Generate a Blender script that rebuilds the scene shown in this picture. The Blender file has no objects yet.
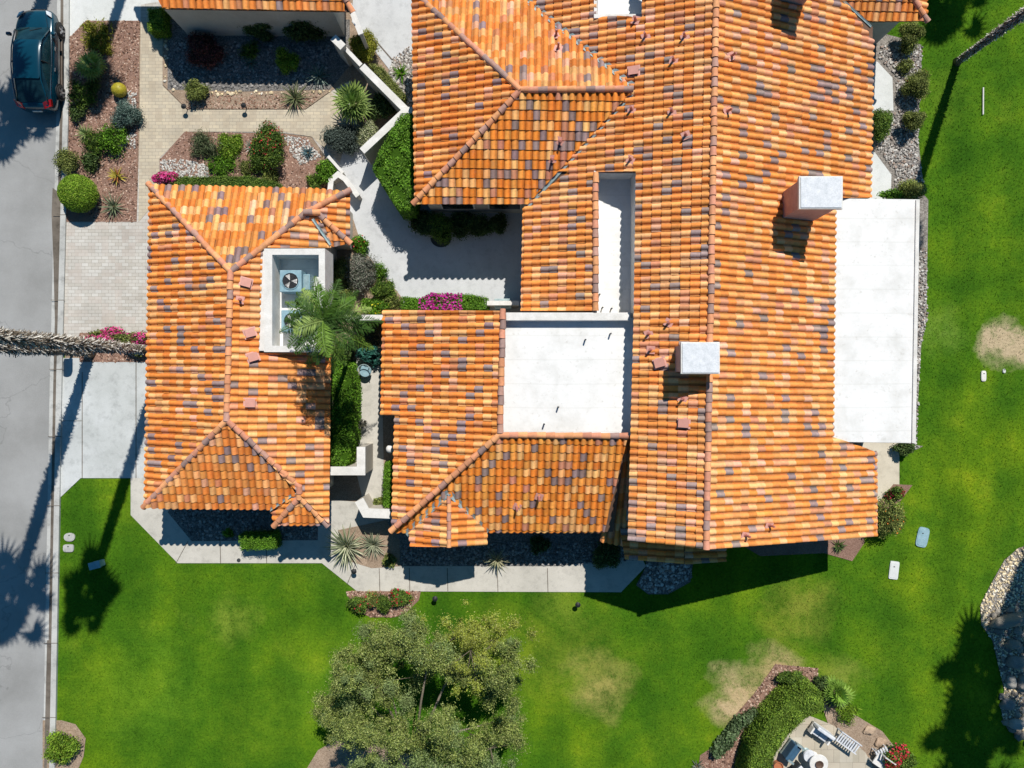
import bpy, bmesh, math, random
import numpy as np
from mathutils import Vector, Matrix

random.seed(7)
sc = bpy.context.scene
COL = sc.collection
CH, S = 33.0, 21.0          # camera height (m), ground scale (photo pixels per metre)


def G(px, py, h=0.0):
    """Point of the place at height h that the survey photo shows at px,py."""
    k = 1 - h / CH
    return Vector(((px - 512) / S * k, (384 - py) / S * k, h))


# ------------------------------------------------------------------ materials
def nm(name):
    m = bpy.data.materials.new(name)
    m.use_nodes = True
    nt = m.node_tree
    b = nt.nodes['Principled BSDF']
    return m, nt, b


def N(nt, typ, **kw):
    n = nt.nodes.new(typ)
    for k, v in kw.items():
        if k.startswith('i_'):
            n.inputs[k[2:].replace('_', ' ')].default_value = v
        else:
            setattr(n, k, v)
    return n


def noise(nt, scale, detail=4, rough=.55, vec=None):
    n = N(nt, 'ShaderNodeTexNoise')
    n.inputs['Scale'].default_value = scale
    n.inputs['Detail'].default_value = detail
    n.inputs['Roughness'].default_value = rough
    if vec is not None:
        nt.links.new(vec, n.inputs['Vector'])
    return n.outputs['Fac']


def ramp(nt, fac, stops):
    r = N(nt, 'ShaderNodeValToRGB')
    e = r.color_ramp.elements
    while len(e) > 1:
        e.remove(e[-1])
    e[0].position, e[0].color = stops[0][0], (*stops[0][1], 1)
    for p, c in stops[1:]:
        x = e.new(p)
        x.color = (*c, 1)
    nt.links.new(fac, r.inputs['Fac'])
    return r.outputs['Color']


def mix(nt, fac, a, b, mode='MIX'):
    n = N(nt, 'ShaderNodeMix', data_type='RGBA', blend_type=mode)
    for sock, v in ((n.inputs[0], fac), (n.inputs[6], a), (n.inputs[7], b)):
        if isinstance(v, (int, float)):
            sock.default_value = v
        elif isinstance(v, tuple):
            sock.default_value = (*v, 1)
        else:
            nt.links.new(v, sock)
    return n.outputs[2]


def wpos(nt):
    return N(nt, 'ShaderNodeNewGeometry').outputs['Position']


def bump(nt, b, fac, strength=.3, dist=.02):
    n = N(nt, 'ShaderNodeBump')
    n.inputs['Strength'].default_value = strength
    n.inputs['Distance'].default_value = dist
    nt.links.new(fac, n.inputs['Height'])
    nt.links.new(n.outputs['Normal'], b.inputs['Normal'])


def m_attr(name, rough=.7, spec=.3, nscale=12, lo=.8, hi=1.15, trans=0, bmp=0, dirt=False):
    """Colour comes from the mesh's own Col attribute, weathered by noise."""
    m, nt, b = nm(name)
    a = N(nt, 'ShaderNodeAttribute', attribute_name='Col').outputs['Color']
    f = noise(nt, nscale, 5, .6, wpos(nt))
    c = ramp(nt, f, [(.3, (lo,) * 3), (.7, (hi,) * 3)])
    c = mix(nt, 1.0, a, c, 'MULTIPLY')
    if dirt:
        c = mix(nt, 1.0, c, ramp(nt, noise(nt, .45, 6, .65, wpos(nt)), [(.3, (.86, .84, .84)), (.5, (1, 1, 1)), (.7, (1.06, 1.08, 1.12))]), 'MULTIPLY')
        c = mix(nt, ramp(nt, noise(nt, 3.2, 7, .75, wpos(nt)), [(.55, (0, 0, 0)), (.75, (.45, .45, .45))]), c, (.42, .27, .18))
    nt.links.new(c, b.inputs['Base Color'])
    b.inputs['Roughness'].default_value = rough
    b.inputs['Specular IOR Level'].default_value = spec
    if bmp:
        bump(nt, b, noise(nt, nscale * 5, 3, .6, wpos(nt)), bmp, .01)
    if trans:
        t = N(nt, 'ShaderNodeBsdfTranslucent')
        nt.links.new(c, t.inputs['Color'])
        mx = N(nt, 'ShaderNodeMixShader')
        mx.inputs[0].default_value = trans
        nt.links.new(b.outputs[0], mx.inputs[1])
        nt.links.new(t.outputs[0], mx.inputs[2])
        nt.links.new(mx.outputs[0], nt.nodes['Material Output'].inputs['Surface'])
    return m


def m_noise(name, stops, scale=3, detail=6, rough=.85, scale2=None, lo=.85, hi=1.1, bscale=40, bs=.2, spec=.25, metal=0, rgh=.6):
    m, nt, b = nm(name)
    P = wpos(nt)
    c = ramp(nt, noise(nt, scale, detail, rgh, P), stops)
    if scale2:
        c = mix(nt, 1.0, c, ramp(nt, noise(nt, scale2, 4, .6, P), [(.3, (lo,) * 3), (.7, (hi,) * 3)]), 'MULTIPLY')
    nt.links.new(c, b.inputs['Base Color'])
    b.inputs['Roughness'].default_value = rough
    b.inputs['Specular IOR Level'].default_value = spec
    b.inputs['Metallic'].default_value = metal
    if bs:
        bump(nt, b, noise(nt, bscale, 4, .6, P), bs)
    return m


def m_plain(name, col, rough=.5, metal=0, spec=.5, coat=0):
    d = tuple(c * .8 for c in col)
    u = tuple(min(1, c * 1.15) for c in col)
    m = m_noise(name, [(.3, d), (.7, u)], 6, 3, rough, bs=0, spec=spec, metal=metal)
    m.node_tree.nodes['Principled BSDF'].inputs['Coat Weight'].default_value = coat
    return m


M = {}
M['tile'] = m_attr('roof_tile_clay', .75, .25, 9, .84, 1.12, bmp=.25, dirt=True)
M['leaf'] = m_attr('leaf', .6, .25, 3, .8, 1.2, trans=.22)
M['petal'] = m_attr('petal', .6, .2, 6, .9, 1.1, trans=.3)
M['bark'] = m_attr('bark', .9, .1, 14, .7, 1.2, bmp=.4)
M['stone'] = m_attr('pebble', .8, .25, 20, .8, 1.2)
M['paint'] = m_attr('painted', .5, .4, 6, .92, 1.05)
M['stucco'] = m_noise('stucco_wall', [(.3, (.46, .42, .36)), (.7, (.56, .52, .46))], 1.2, 6, .9, 14, .92, 1.06, 60, .3)
M['capwhite'] = m_noise('wall_cap_plaster', [(.3, (.62, .60, .56)), (.7, (.80, .78, .75))], 2.2, 7, .85, 18, .9, 1.05, 50, .2)
M['capgrey'] = m_noise('weathered_cap_plate', [(.3, (.58, .61, .64)), (.55, (.70, .72, .75)), (.75, (.78, .79, .80))], 4, 7, .7, 22, .85, 1.08, 50, .2)
M['mauve'] = m_noise('mauve_stucco', [(.3, (.40, .26, .24)), (.7, (.52, .36, .33))], 2, 6, .9, 14, .9, 1.08, 60, .2)
M['metal'] = m_noise('weathered_flashing', [(.3, (.22, .30, .32)), (.7, (.42, .52, .52))], 5, 5, .5, metal=.3, bs=0)
M['teal'] = m_noise('blue_green_cabinet', [(.3, (.20, .34, .40)), (.7, (.32, .47, .53))], 4, 5, .45, 20, .85, 1.05, bs=0)
M['black'] = m_plain('black_plastic', (.02, .02, .022), .5)
M['dark'] = m_plain('dark_grille', (.035, .04, .045), .6)
M['glass'] = m_plain('tinted_glass', (.012, .02, .025), .08, 0, .6)
M['brown'] = m_plain('brown_wood', (.10, .055, .035), .7)


def m_flatroof():
    m, nt, b = nm('white_flat_roof')
    P = wpos(nt)
    c = ramp(nt, noise(nt, .9, 7, .65, P), [(.3, (.64, .635, .61)), (.5, (.76, .755, .74)), (.7, (.80, .80, .79))])
    c = mix(nt, 1, c, ramp(nt, noise(nt, 5, 6, .7, P), [(.25, (.72, .70, .66)), (.42, (1, 1, 1))]), 'MULTIPLY')
    # lapped sheets every 1.0 m
    sep = N(nt, 'ShaderNodeSeparateXYZ'); nt.links.new(P, sep.inputs[0])
    w = N(nt, 'ShaderNodeTexWave', wave_type='BANDS', bands_direction='Y')
    w.inputs['Scale'].default_value = .314; w.inputs['Distortion'].default_value = .4
    nt.links.new(P, w.inputs['Vector'])
    c = mix(nt, 1, c, ramp(nt, w.outputs['Fac'], [(0, (.93, .93, .92)), (.012, (1, 1, 1))]), 'MULTIPLY')
    nt.links.new(c, b.inputs['Base Color'])
    b.inputs['Roughness'].default_value = .8
    bump(nt, b, noise(nt, 6, 5, .6, P), .3, .02)
    return m


M['flat'] = m_flatroof()


def m_concrete(name, a, b_, warm=(1, 1, 1), stain=.75):
    m, nt, b = nm(name)
    P = wpos(nt)
    c = ramp(nt, noise(nt, .55, 8, .62, P), [(.3, a), (.68, b_)])
    c = mix(nt, 1, c, ramp(nt, noise(nt, 2.3, 6, .7, P), [(.28, (stain,) * 3), (.5, (1, 1, 1))]), 'MULTIPLY')
    c = mix(nt, 1, c, ramp(nt, noise(nt, 30, 3, .6, P), [(.3, (.9, .9, .9)), (.7, (1.07, 1.07, 1.07))]), 'MULTIPLY')
    nt.links.new(c, b.inputs['Base Color'])
    b.inputs['Roughness'].default_value = .9
    b.inputs['Specular IOR Level'].default_value = .2
    bump(nt, b, noise(nt, 50, 4, .6, P), .2, .01)
    return m


M['concrete'] = m_concrete('concrete_slab', (.43, .45, .44), (.58, .60, .60))
M['walk'] = m_concrete('walkway_concrete', (.46, .44, .39), (.60, .57, .51))
M['blueconc'] = m_concrete('pale_court_concrete', (.50, .51, .52), (.62, .63, .64), stain=.8)
M['beige'] = m_concrete('beige_patio_concrete', (.50, .44, .34), (.66, .60, .49), stain=.8)
M['kerb'] = m_concrete('kerb_concrete', (.40, .40, .38), (.56, .56, .54), stain=.6)
M['dirtline'] = m_concrete('gutter_dirt', (.09, .075, .06), (.21, .18, .15), stain=.5)
M['padc'] = m_concrete('white_pad_concrete', (.58, .60, .58), (.70, .71, .70), stain=.85)


def m_asphalt():
    m, nt, b = nm('aged_asphalt')
    P = wpos(nt)
    c = ramp(nt, noise(nt, .25, 6, .6, P), [(.3, (.25, .25, .243)), (.5, (.32, .32, .315)), (.7, (.38, .382, .38))])
    c = mix(nt, 1, c, ramp(nt, noise(nt, 60, 3, .7, P), [(.3, (.8, .8, .8)), (.7, (1.15, 1.15, 1.15))]), 'MULTIPLY')
    v = N(nt, 'ShaderNodeTexVoronoi', feature='DISTANCE_TO_EDGE')
    v.inputs['Scale'].default_value = .16
    mp = N(nt, 'ShaderNodeVectorMath', operation='ADD')
    nz = N(nt, 'ShaderNodeTexNoise'); nz.inputs['Scale'].default_value = 1.1; nz.inputs['Detail'].default_value = 5
    nt.links.new(P, nz.inputs['Vector'])
    nt.links.new(P, mp.inputs[0]); nt.links.new(nz.outputs['Color'], mp.inputs[1])
    nt.links.new(mp.outputs[0], v.inputs['Vector'])
    c = mix(nt, 1, c, ramp(nt, v.outputs['Distance'], [(0, (.78, .78, .78)), (.0025, (1, 1, 1))]), 'MULTIPLY')
    nt.links.new(c, b.inputs['Base Color'])
    b.inputs['Roughness'].default_value = .9
    b.inputs['Specular IOR Level'].default_value = .2
    bump(nt, b, noise(nt, 80, 3, .6, P), .3, .01)
    return m


M['asphalt'] = m_asphalt()


def m_pavers(name, c1, c2, c3, bw=.30, bh=.15, mort=(.30, .27, .23)):
    m, nt, b = nm(name)
    P = wpos(nt)
    br = N(nt, 'ShaderNodeTexBrick')
    br.inputs['Scale'].default_value = 1
    br.inputs['Brick Width'].default_value = bw
    br.inputs['Row Height'].default_value = bh
    br.inputs['Mortar Size'].default_value = .007
    br.inputs['Color1'].default_value = (*c1, 1)
    br.inputs['Color2'].default_value = (*c2, 1)
    br.inputs['Mortar'].default_value = (*mort, 1)
    nt.links.new(P, br.inputs['Vector'])
    # patches of a third colour, whole bricks through snapped coordinates
    sn = N(nt, 'ShaderNodeVectorMath', operation='SNAP')
    sn.inputs[1].default_value = (bw, bh * 2, 1)
    nt.links.new(P, sn.inputs[0])
    wn = N(nt, 'ShaderNodeTexWhiteNoise', noise_dimensions='2D')
    nt.links.new(sn.outputs[0], wn.inputs['Vector'])
    f = ramp(nt, wn.outputs['Value'], [(.45, (0, 0, 0)), (.85, (.6, .6, .6))])
    c = mix(nt, f, br.outputs['Color'], c3)
    c = mix(nt, 1, c, ramp(nt, noise(nt, .8, 6, .6, P), [(.3, (.86, .86, .86)), (.7, (1.1, 1.1, 1.1))]), 'MULTIPLY')
    nt.links.new(c, b.inputs['Base Color'])
    b.inputs['Roughness'].default_value = .9
    b.inputs['Specular IOR Level'].default_value = .2
    bump(nt, b, br.outputs['Fac'], .4, -.01)
    return m


M['pavers'] = m_pavers('driveway_pavers', (.48, .45, .40), (.58, .56, .52), (.50, .44, .39), .32, .16)
M['walkpavers'] = m_pavers('walk_pavers', (.58, .50, .37), (.50, .44, .34), (.44, .37, .28), .32, .16)
M['patiostone'] = m_pavers('patio_stone', (.50, .44, .35), (.42, .38, .30), (.54, .50, .42), .6, .6, (.26, .22, .18))
M['mulch'] = m_noise('red_bark_mulch', [(.25, (.10, .05, .035)), (.5, (.27, .16, .12)), (.75, (.42, .28, .22))], 28, 5, .95, 1.1, .8, 1.12, 45, .8)
M['tanmulch'] = m_noise('tan_soil', [(.25, (.16, .11, .07)), (.5, (.34, .25, .18)), (.75, (.46, .36, .27))], 20, 5, .95, 1.5, .8, 1.12, 45, .8)
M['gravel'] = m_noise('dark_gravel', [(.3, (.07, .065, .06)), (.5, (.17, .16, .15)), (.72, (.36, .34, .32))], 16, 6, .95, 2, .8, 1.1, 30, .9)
M['pebbed'] = m_noise('pebble_bedding', [(.3, (.10, .09, .08)), (.55, (.30, .27, .24)), (.75, (.5, .47, .43))], 14, 5, .95, 2, .8, 1.1, 30, .9)


def m_lawn():
    m, nt, b = nm('mown_lawn')
    P = wpos(nt)
    big = noise(nt, .13, 5, .6, P)
    mid = noise(nt, .5, 9, .66, P)
    fin = noise(nt, 9, 8, .75, P)
    c = ramp(nt, mid, [(.25, (.036, .100, .004)), (.45, (.060, .146, .006)), (.58, (.088, .178, .007)), (.78, (.17, .25, .013))])
    c = mix(nt, 1, c, ramp(nt, big, [(.30, (.52, .70, .7)), (.48, (.85, .95, 1)), (.68, (1.6, 1.30, 1.0))]), 'MULTIPLY')
    c = mix(nt, 1, c, ramp(nt, fin, [(.28, (.55, .60, .55)), (.5, (1, 1, 1)), (.72, (1.5, 1.4, 1.35))]), 'MULTIPLY')
    # mowing lanes, faint
    w = N(nt, 'ShaderNodeTexWave', wave_type='BANDS', bands_direction='X')
    w.inputs['Scale'].default_value = .12; w.inputs['Distortion'].default_value = 9
    w.inputs['Detail'].default_value = 3; w.inputs['Detail Scale'].default_value = .35
    nt.links.new(P, w.inputs['Vector'])
    c = mix(nt, 1, c, ramp(nt, w.outputs['Fac'], [(.2, (.86, .90, .92)), (.8, (1.10, 1.06, 1)) ]), 'MULTIPLY')
    # worn, dry and yellowed places
    spots = [(598, 683, 34, .95, (.36, .30, .10)), (575, 665, 60, .40, (.24, .27, .03)), (742, 698, 34, 1.5, (.46, .35, .19)), (780, 677, 34, 1.3, (.42, .32, .15)),
             (1008, 342, 28, 1.9, (.48, .38, .24)), (233, 622, 28, .9, (.20, .28, .03)), (190, 625, 12, .5, (.15, .24, .02)), (110, 700, 50, .45, (.13, .23, .01)), (260, 720, 50, .4, (.13, .23, .01)), (120, 520, 20, .4, (.13, .22, .01)), (838, 672, 24, .55, (.28, .3, .06)),
             (500, 655, 48, .55, (.24, .29, .02)), (880, 300, 50, .30, (.14, .28, .01)), (330, 690, 60, .3, (.13, .28, .02)),
             (350, 560, 40, .2, (.2, .26, .05)), (800, 610, 40, .5, (.30, .28, .05)), (940, 330, 30, .5, (.16, .27, .05)), (560, 600, 30, .45, (.2, .26, .03)),
             (735, 700, 12, 1.4, (.5, .38, .22)), (150, 690, 60, .25, (.12, .28, .02)), (775, 150, 40, .3, (.2, .3, .02)), (930, 100, 40, .35, (.16, .25, .02))]
    wob = noise(nt, 1.0, 10, .85, P)
    nv = N(nt, 'ShaderNodeTexNoise'); nv.inputs['Scale'].default_value = .55; nv.inputs['Detail'].default_value = 6
    nt.links.new(P, nv.inputs['Vector'])
    sb = N(nt, 'ShaderNodeVectorMath', operation='SUBTRACT'); sb.inputs[1].default_value = (.5, .5, .5)
    nt.links.new(nv.outputs['Color'], sb.inputs[0])
    sm = N(nt, 'ShaderNodeVectorMath', operation='MULTIPLY'); sm.inputs[1].default_value = (3.2, 3.2, 0)
    nt.links.new(sb.outputs[0], sm.inputs[0])
    ad = N(nt, 'ShaderNodeVectorMath', operation='ADD')
    nt.links.new(P, ad.inputs[0]); nt.links.new(sm.outputs[0], ad.inputs[1])
    for px, py, r, k, colr in spots:
        g = G(px, py)
        d = N(nt, 'ShaderNodeVectorMath', operation='DISTANCE')
        d.inputs[1].default_value = g
        nt.links.new(ad.outputs[0], d.inputs[0])
        mr = N(nt, 'ShaderNodeMapRange')
        mr.inputs['From Min'].default_value = r / S * 1.15
        mr.inputs['From Max'].default_value = r / S * .2
        mr.inputs['To Max'].default_value = k
        nt.links.new(d.outputs['Value'], mr.inputs['Value'])
        mm = N(nt, 'ShaderNodeMath', operation='MULTIPLY')
        nt.links.new(mr.outputs[0], mm.inputs[0])
        w2 = N(nt, 'ShaderNodeMapRange')
        w2.inputs['From Min'].default_value = .36; w2.inputs['From Max'].default_value = .56
        nt.links.new(wob, w2.inputs['Value'])
        nt.links.new(w2.outputs[0], mm.inputs[1])
        mm.use_clamp = True
        cc = mix(nt, 1, colr, ramp(nt, fin, [(.25, (.6, .6, .55)), (.5, (1, 1, 1)), (.75, (1.25, 1.25, 1.25))]), 'MULTIPLY')
        c = mix(nt, mm.outputs[0], c, cc)
    nt.links.new(c, b.inputs['Base Color'])
    b.inputs['Roughness'].default_value = .95
    b.inputs['Specular IOR Level'].default_value = .1
    bump(nt, b, fin, .7, .05)
    return m


M['lawn'] = m_lawn()


# ------------------------------------------------------------------ object helpers
def link(o, parent=None):
    COL.objects.link(o)
    if parent:
        o.parent = parent
    return o


def tag(o, label=None, cat=None, group=None, kind=None):
    for k, v in (('label', label), ('category', cat), ('group', group), ('kind', kind)):
        if v:
            o[k] = v
    return o


def thing(name, loc, label, cat, group=None):
    o = bpy.data.objects.new(name, None)
    o.location = loc
    o.empty_display_size = .2
    link(o)
    return tag(o, label, cat, group)


def wloc(o):
    v = Vector((0, 0, 0))
    while o:
        v += o.location
        o = o.parent
    return v


def mesh(name, verts, faces, mat, parent=None, cols=None, smooth=False):
    """verts in world metres; cols = one colour per face (optional)."""
    me = bpy.data.meshes.new(name)
    v = np.array(verts, dtype=np.float64).reshape(-1, 3)
    if parent:
        v = v - np.array(wloc(parent))
    me.from_pydata(v.tolist(), [], faces if isinstance(faces, list) else faces.tolist())
    me.materials.append(mat)
    if cols is not None:
        setcols(me, cols)
    if smooth:
        me.polygons.foreach_set('use_smooth', [True] * len(me.polygons))
    me.update()
    o = bpy.data.objects.new(name, me)
    return link(o, parent)


def setcols(me, cols):
    cols = np.asarray(cols, dtype=np.float32).reshape(-1, 3)
    n = np.empty(len(me.polygons), dtype=np.int32)
    me.polygons.foreach_get('loop_total', n)
    c = np.repeat(cols, n, axis=0)
    c = np.hstack([c, np.ones((len(c), 1), dtype=np.float32)])
    at = me.color_attributes.new('Col', 'FLOAT_COLOR', 'CORNER')
    at.data.foreach_set('color', c.ravel())


class MB:
    """mesh builder for hard shapes"""

    def __init__(s):
        s.v, s.f, s.c = [], [], []

    def add(s, vs, fs, col=None):
        n = len(s.v)
        s.v += [tuple(v) for v in vs]
        s.f += [tuple(i + n for i in f) for f in fs]
        s.c += [col or (.5, .5, .5)] * len(fs)
        return s

    def box(s, a, b, col=None, rz=0, piv=None):
        x0, y0, z0 = a
        x1, y1, z1 = b
        vs = [Vector(p) for p in ((x0, y0, z0), (x1, y0, z0), (x1, y1, z0), (x0, y1, z0), (x0, y0, z1), (x1, y0, z1), (x1, y1, z1), (x0, y1, z1))]
        if rz:
            piv = Vector(piv or ((x0 + x1) / 2, (y0 + y1) / 2, 0))
            R = Matrix.Rotation(rz, 3, 'Z')
            vs = [R @ (v - piv) + piv for v in vs]
        return s.add(vs, [(0, 3, 2, 1), (4, 5, 6, 7), (0, 1, 5, 4), (1, 2, 6, 5), (2, 3, 7, 6), (3, 0, 4, 7)], col)

    def prism(s, poly, z0, z1, col=None):
        n = len(poly)
        p = [Vector(q) for q in poly]
        area = sum(p[i].x * p[(i + 1) % n].y - p[(i + 1) % n].x * p[i].y for i in range(n))
        if area < 0:
            p = p[::-1]
        vs = [(q.x, q.y, z0) for q in p] + [(q.x, q.y, z1) for q in p]
        fs = [tuple(range(n - 1, -1, -1)), tuple(range(n, 2 * n))] + [(i, (i + 1) % n, n + (i + 1) % n, n + i) for i in range(n)]
        return s.add(vs, fs, col)

    def tube(s, pts, rad, n=8, col=None, caps=True):
        pts = [Vector(p) for p in pts]
        if isinstance(rad, (int, float)):
            rad = [rad] * len(pts)
        vs, fs = [], []
        for i, p in enumerate(pts):
            d = (pts[min(i + 1, len(pts) - 1)] - pts[max(i - 1, 0)]).normalized()
            a = d.cross(Vector((0, 0, 1)) if abs(d.z) < .9 else Vector((1, 0, 0))).normalized()
            b = d.cross(a)
            for k in range(n):
                t = 2 * math.pi * k / n
                vs.append(p + rad[i] * (math.cos(t) * a + math.sin(t) * b))
        for i in range(len(pts) - 1):
            for k in range(n):
                fs.append((i * n + k, i * n + (k + 1) % n, (i + 1) * n + (k + 1) % n, (i + 1) * n + k))
        if caps:
            fs.append(tuple(range(n - 1, -1, -1)))
            fs.append(tuple((len(pts) - 1) * n + k for k in range(n)))
        return s.add(vs, fs, col)

    def lathe(s, c, prof, n=16, col=None):
        vs, fs = [], []
        for r, z in prof:
            for k in range(n):
                t = 2 * math.pi * k / n
                vs.append((c[0] + r * math.cos(t), c[1] + r * math.sin(t), c[2] + z))
        for i in range(len(prof) - 1):
            for k in range(n):
                fs.append((i * n + k, i * n + (k + 1) % n, (i + 1) * n + (k + 1) % n, (i + 1) * n + k))
        fs.append(tuple(range(n - 1, -1, -1)))
        fs.append(tuple((len(prof) - 1) * n + k for k in range(n)))
        return s.add(vs, fs, col)

    def build(s, name, mat, parent=None, smooth=False, bevel=0, cols=False):
        o = mesh(name, s.v, s.f, mat, parent, s.c if cols else None, smooth)
        if bevel:
            m = o.modifiers.new('bevel', 'BEVEL')
            m.width = bevel
            m.segments = 2
            m.limit_method = 'ANGLE'
        return o


def vary(rng, pal, n, sat=.0, lo=.8, hi=1.2):
    """n colours from a palette of (weight, rgb)"""
    w = np.array([p[0] for p in pal], float)
    c = np.array([p[1] for p in pal], float)
    idx = rng.choice(len(pal), n, p=w / w.sum())
    return c[idx] * rng.uniform(lo, hi, (n, 1))


BLOCK = []      # ground polygons (photo px) where no lawn grass grows


def sheet(name, px, z, mat, label=None, cat=None, kind='structure', block=True, h=0.0):
    pts = [G(x, y) for x, y in px]
    if block:
        BLOCK.append(px)
    if h:
        o = MB().prism(pts, z, z + h).build(name, mat)
    else:
        n = len(pts)
        a = sum(pts[i].x * pts[(i + 1) % n].y - pts[(i + 1) % n].x * pts[i].y for i in range(n))
        if a < 0:
            pts = pts[::-1]
        o = mesh(name, [(p.x, p.y, z) for p in pts], [tuple(range(n))], mat)
    return tag(o, label, cat, None, kind)


def inpoly(x, y, poly):
    r = np.zeros(len(x), bool)
    n = len(poly)
    j = n - 1
    for i in range(n):
        xi, yi = poly[i]
        xj, yj = poly[j]
        if yi != yj:
            c = ((yi > y) != (yj > y)) & (x < (xj - xi) * (y - yi) / (yj - yi) + xi)
            r ^= c
        j = i
    return r


# ------------------------------------------------------------------ roofs
TH = .0175      # the houses are turned about one degree against the survey frame
DIR = {'R': Vector((math.cos(TH), -math.sin(TH), 0)), 'D': Vector((-math.sin(TH), -math.cos(TH), 0))}
DIR['L'] = -DIR['R']
DIR['U'] = -DIR['D']


class Plane:
    def __init__(s, px, py, h, d, slope=.37):
        s.o = G(px, py, h)
        s.d = DIR[d]
        s.s = slope

    def hit(s, px, py):
        X, Y = (px - 512) / S, (384 - py) / S
        D = X * s.d.x + Y * s.d.y
        D0 = s.o.x * s.d.x + s.o.y * s.d.y
        z = (s.o.z - s.s * (D - D0)) / (1 - s.s * D / CH)
        return G(px, py, z)

    def z(s, x, y):
        return s.o.z - s.s * ((x - s.o.x) * s.d.x + (y - s.o.y) * s.d.y)


PAL_O = [(36, (.80, .25, .048)), (26, (.86, .33, .085)), (19, (.91, .45, .17)), (6, (.66, .26, .12)), (3, (.86, .42, .26)), (8, (.33, .23, .22))]
PAL_M = [(34, (.84, .29, .065)), (28, (.88, .36, .105)), (18, (.91, .46, .195)), (7, (.72, .31, .16)), (3, (.86, .44, .28)), (8, (.36, .26, .235))]
PAL_B = [(38, (.84, .255, .035)), (22, (.90, .35, .07)), (18, (.93, .48, .17)), (7, (.58, .24, .14)), (10, (.32, .215, .20))]  # same clay on south slopes, brightened in colour for the sun they lack
PAL_S = [(30, (.80, .25, .045)), (24, (.86, .34, .08)), (21, (.91, .47, .17)), (5, (.56, .24, .14)), (4, (.90, .58, .32)), (11, (.30, .20, .19))]
PAL_CAP = [(4, (.70, .30, .15)), (3, (.62, .27, .17)), (3, (.78, .36, .16)), (2, (.48, .27, .21)), (2, (.34, .22, .19))]
PU, PV = .29, .385
_arc = [(u, h) for u, h in ((0, .0), (.012, .028), (.045, .062), (.085, .080), (.125, .080), (.165, .062), (.198, .028), (.21, .002), (.25, -.012), (.29, .0))]


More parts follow.
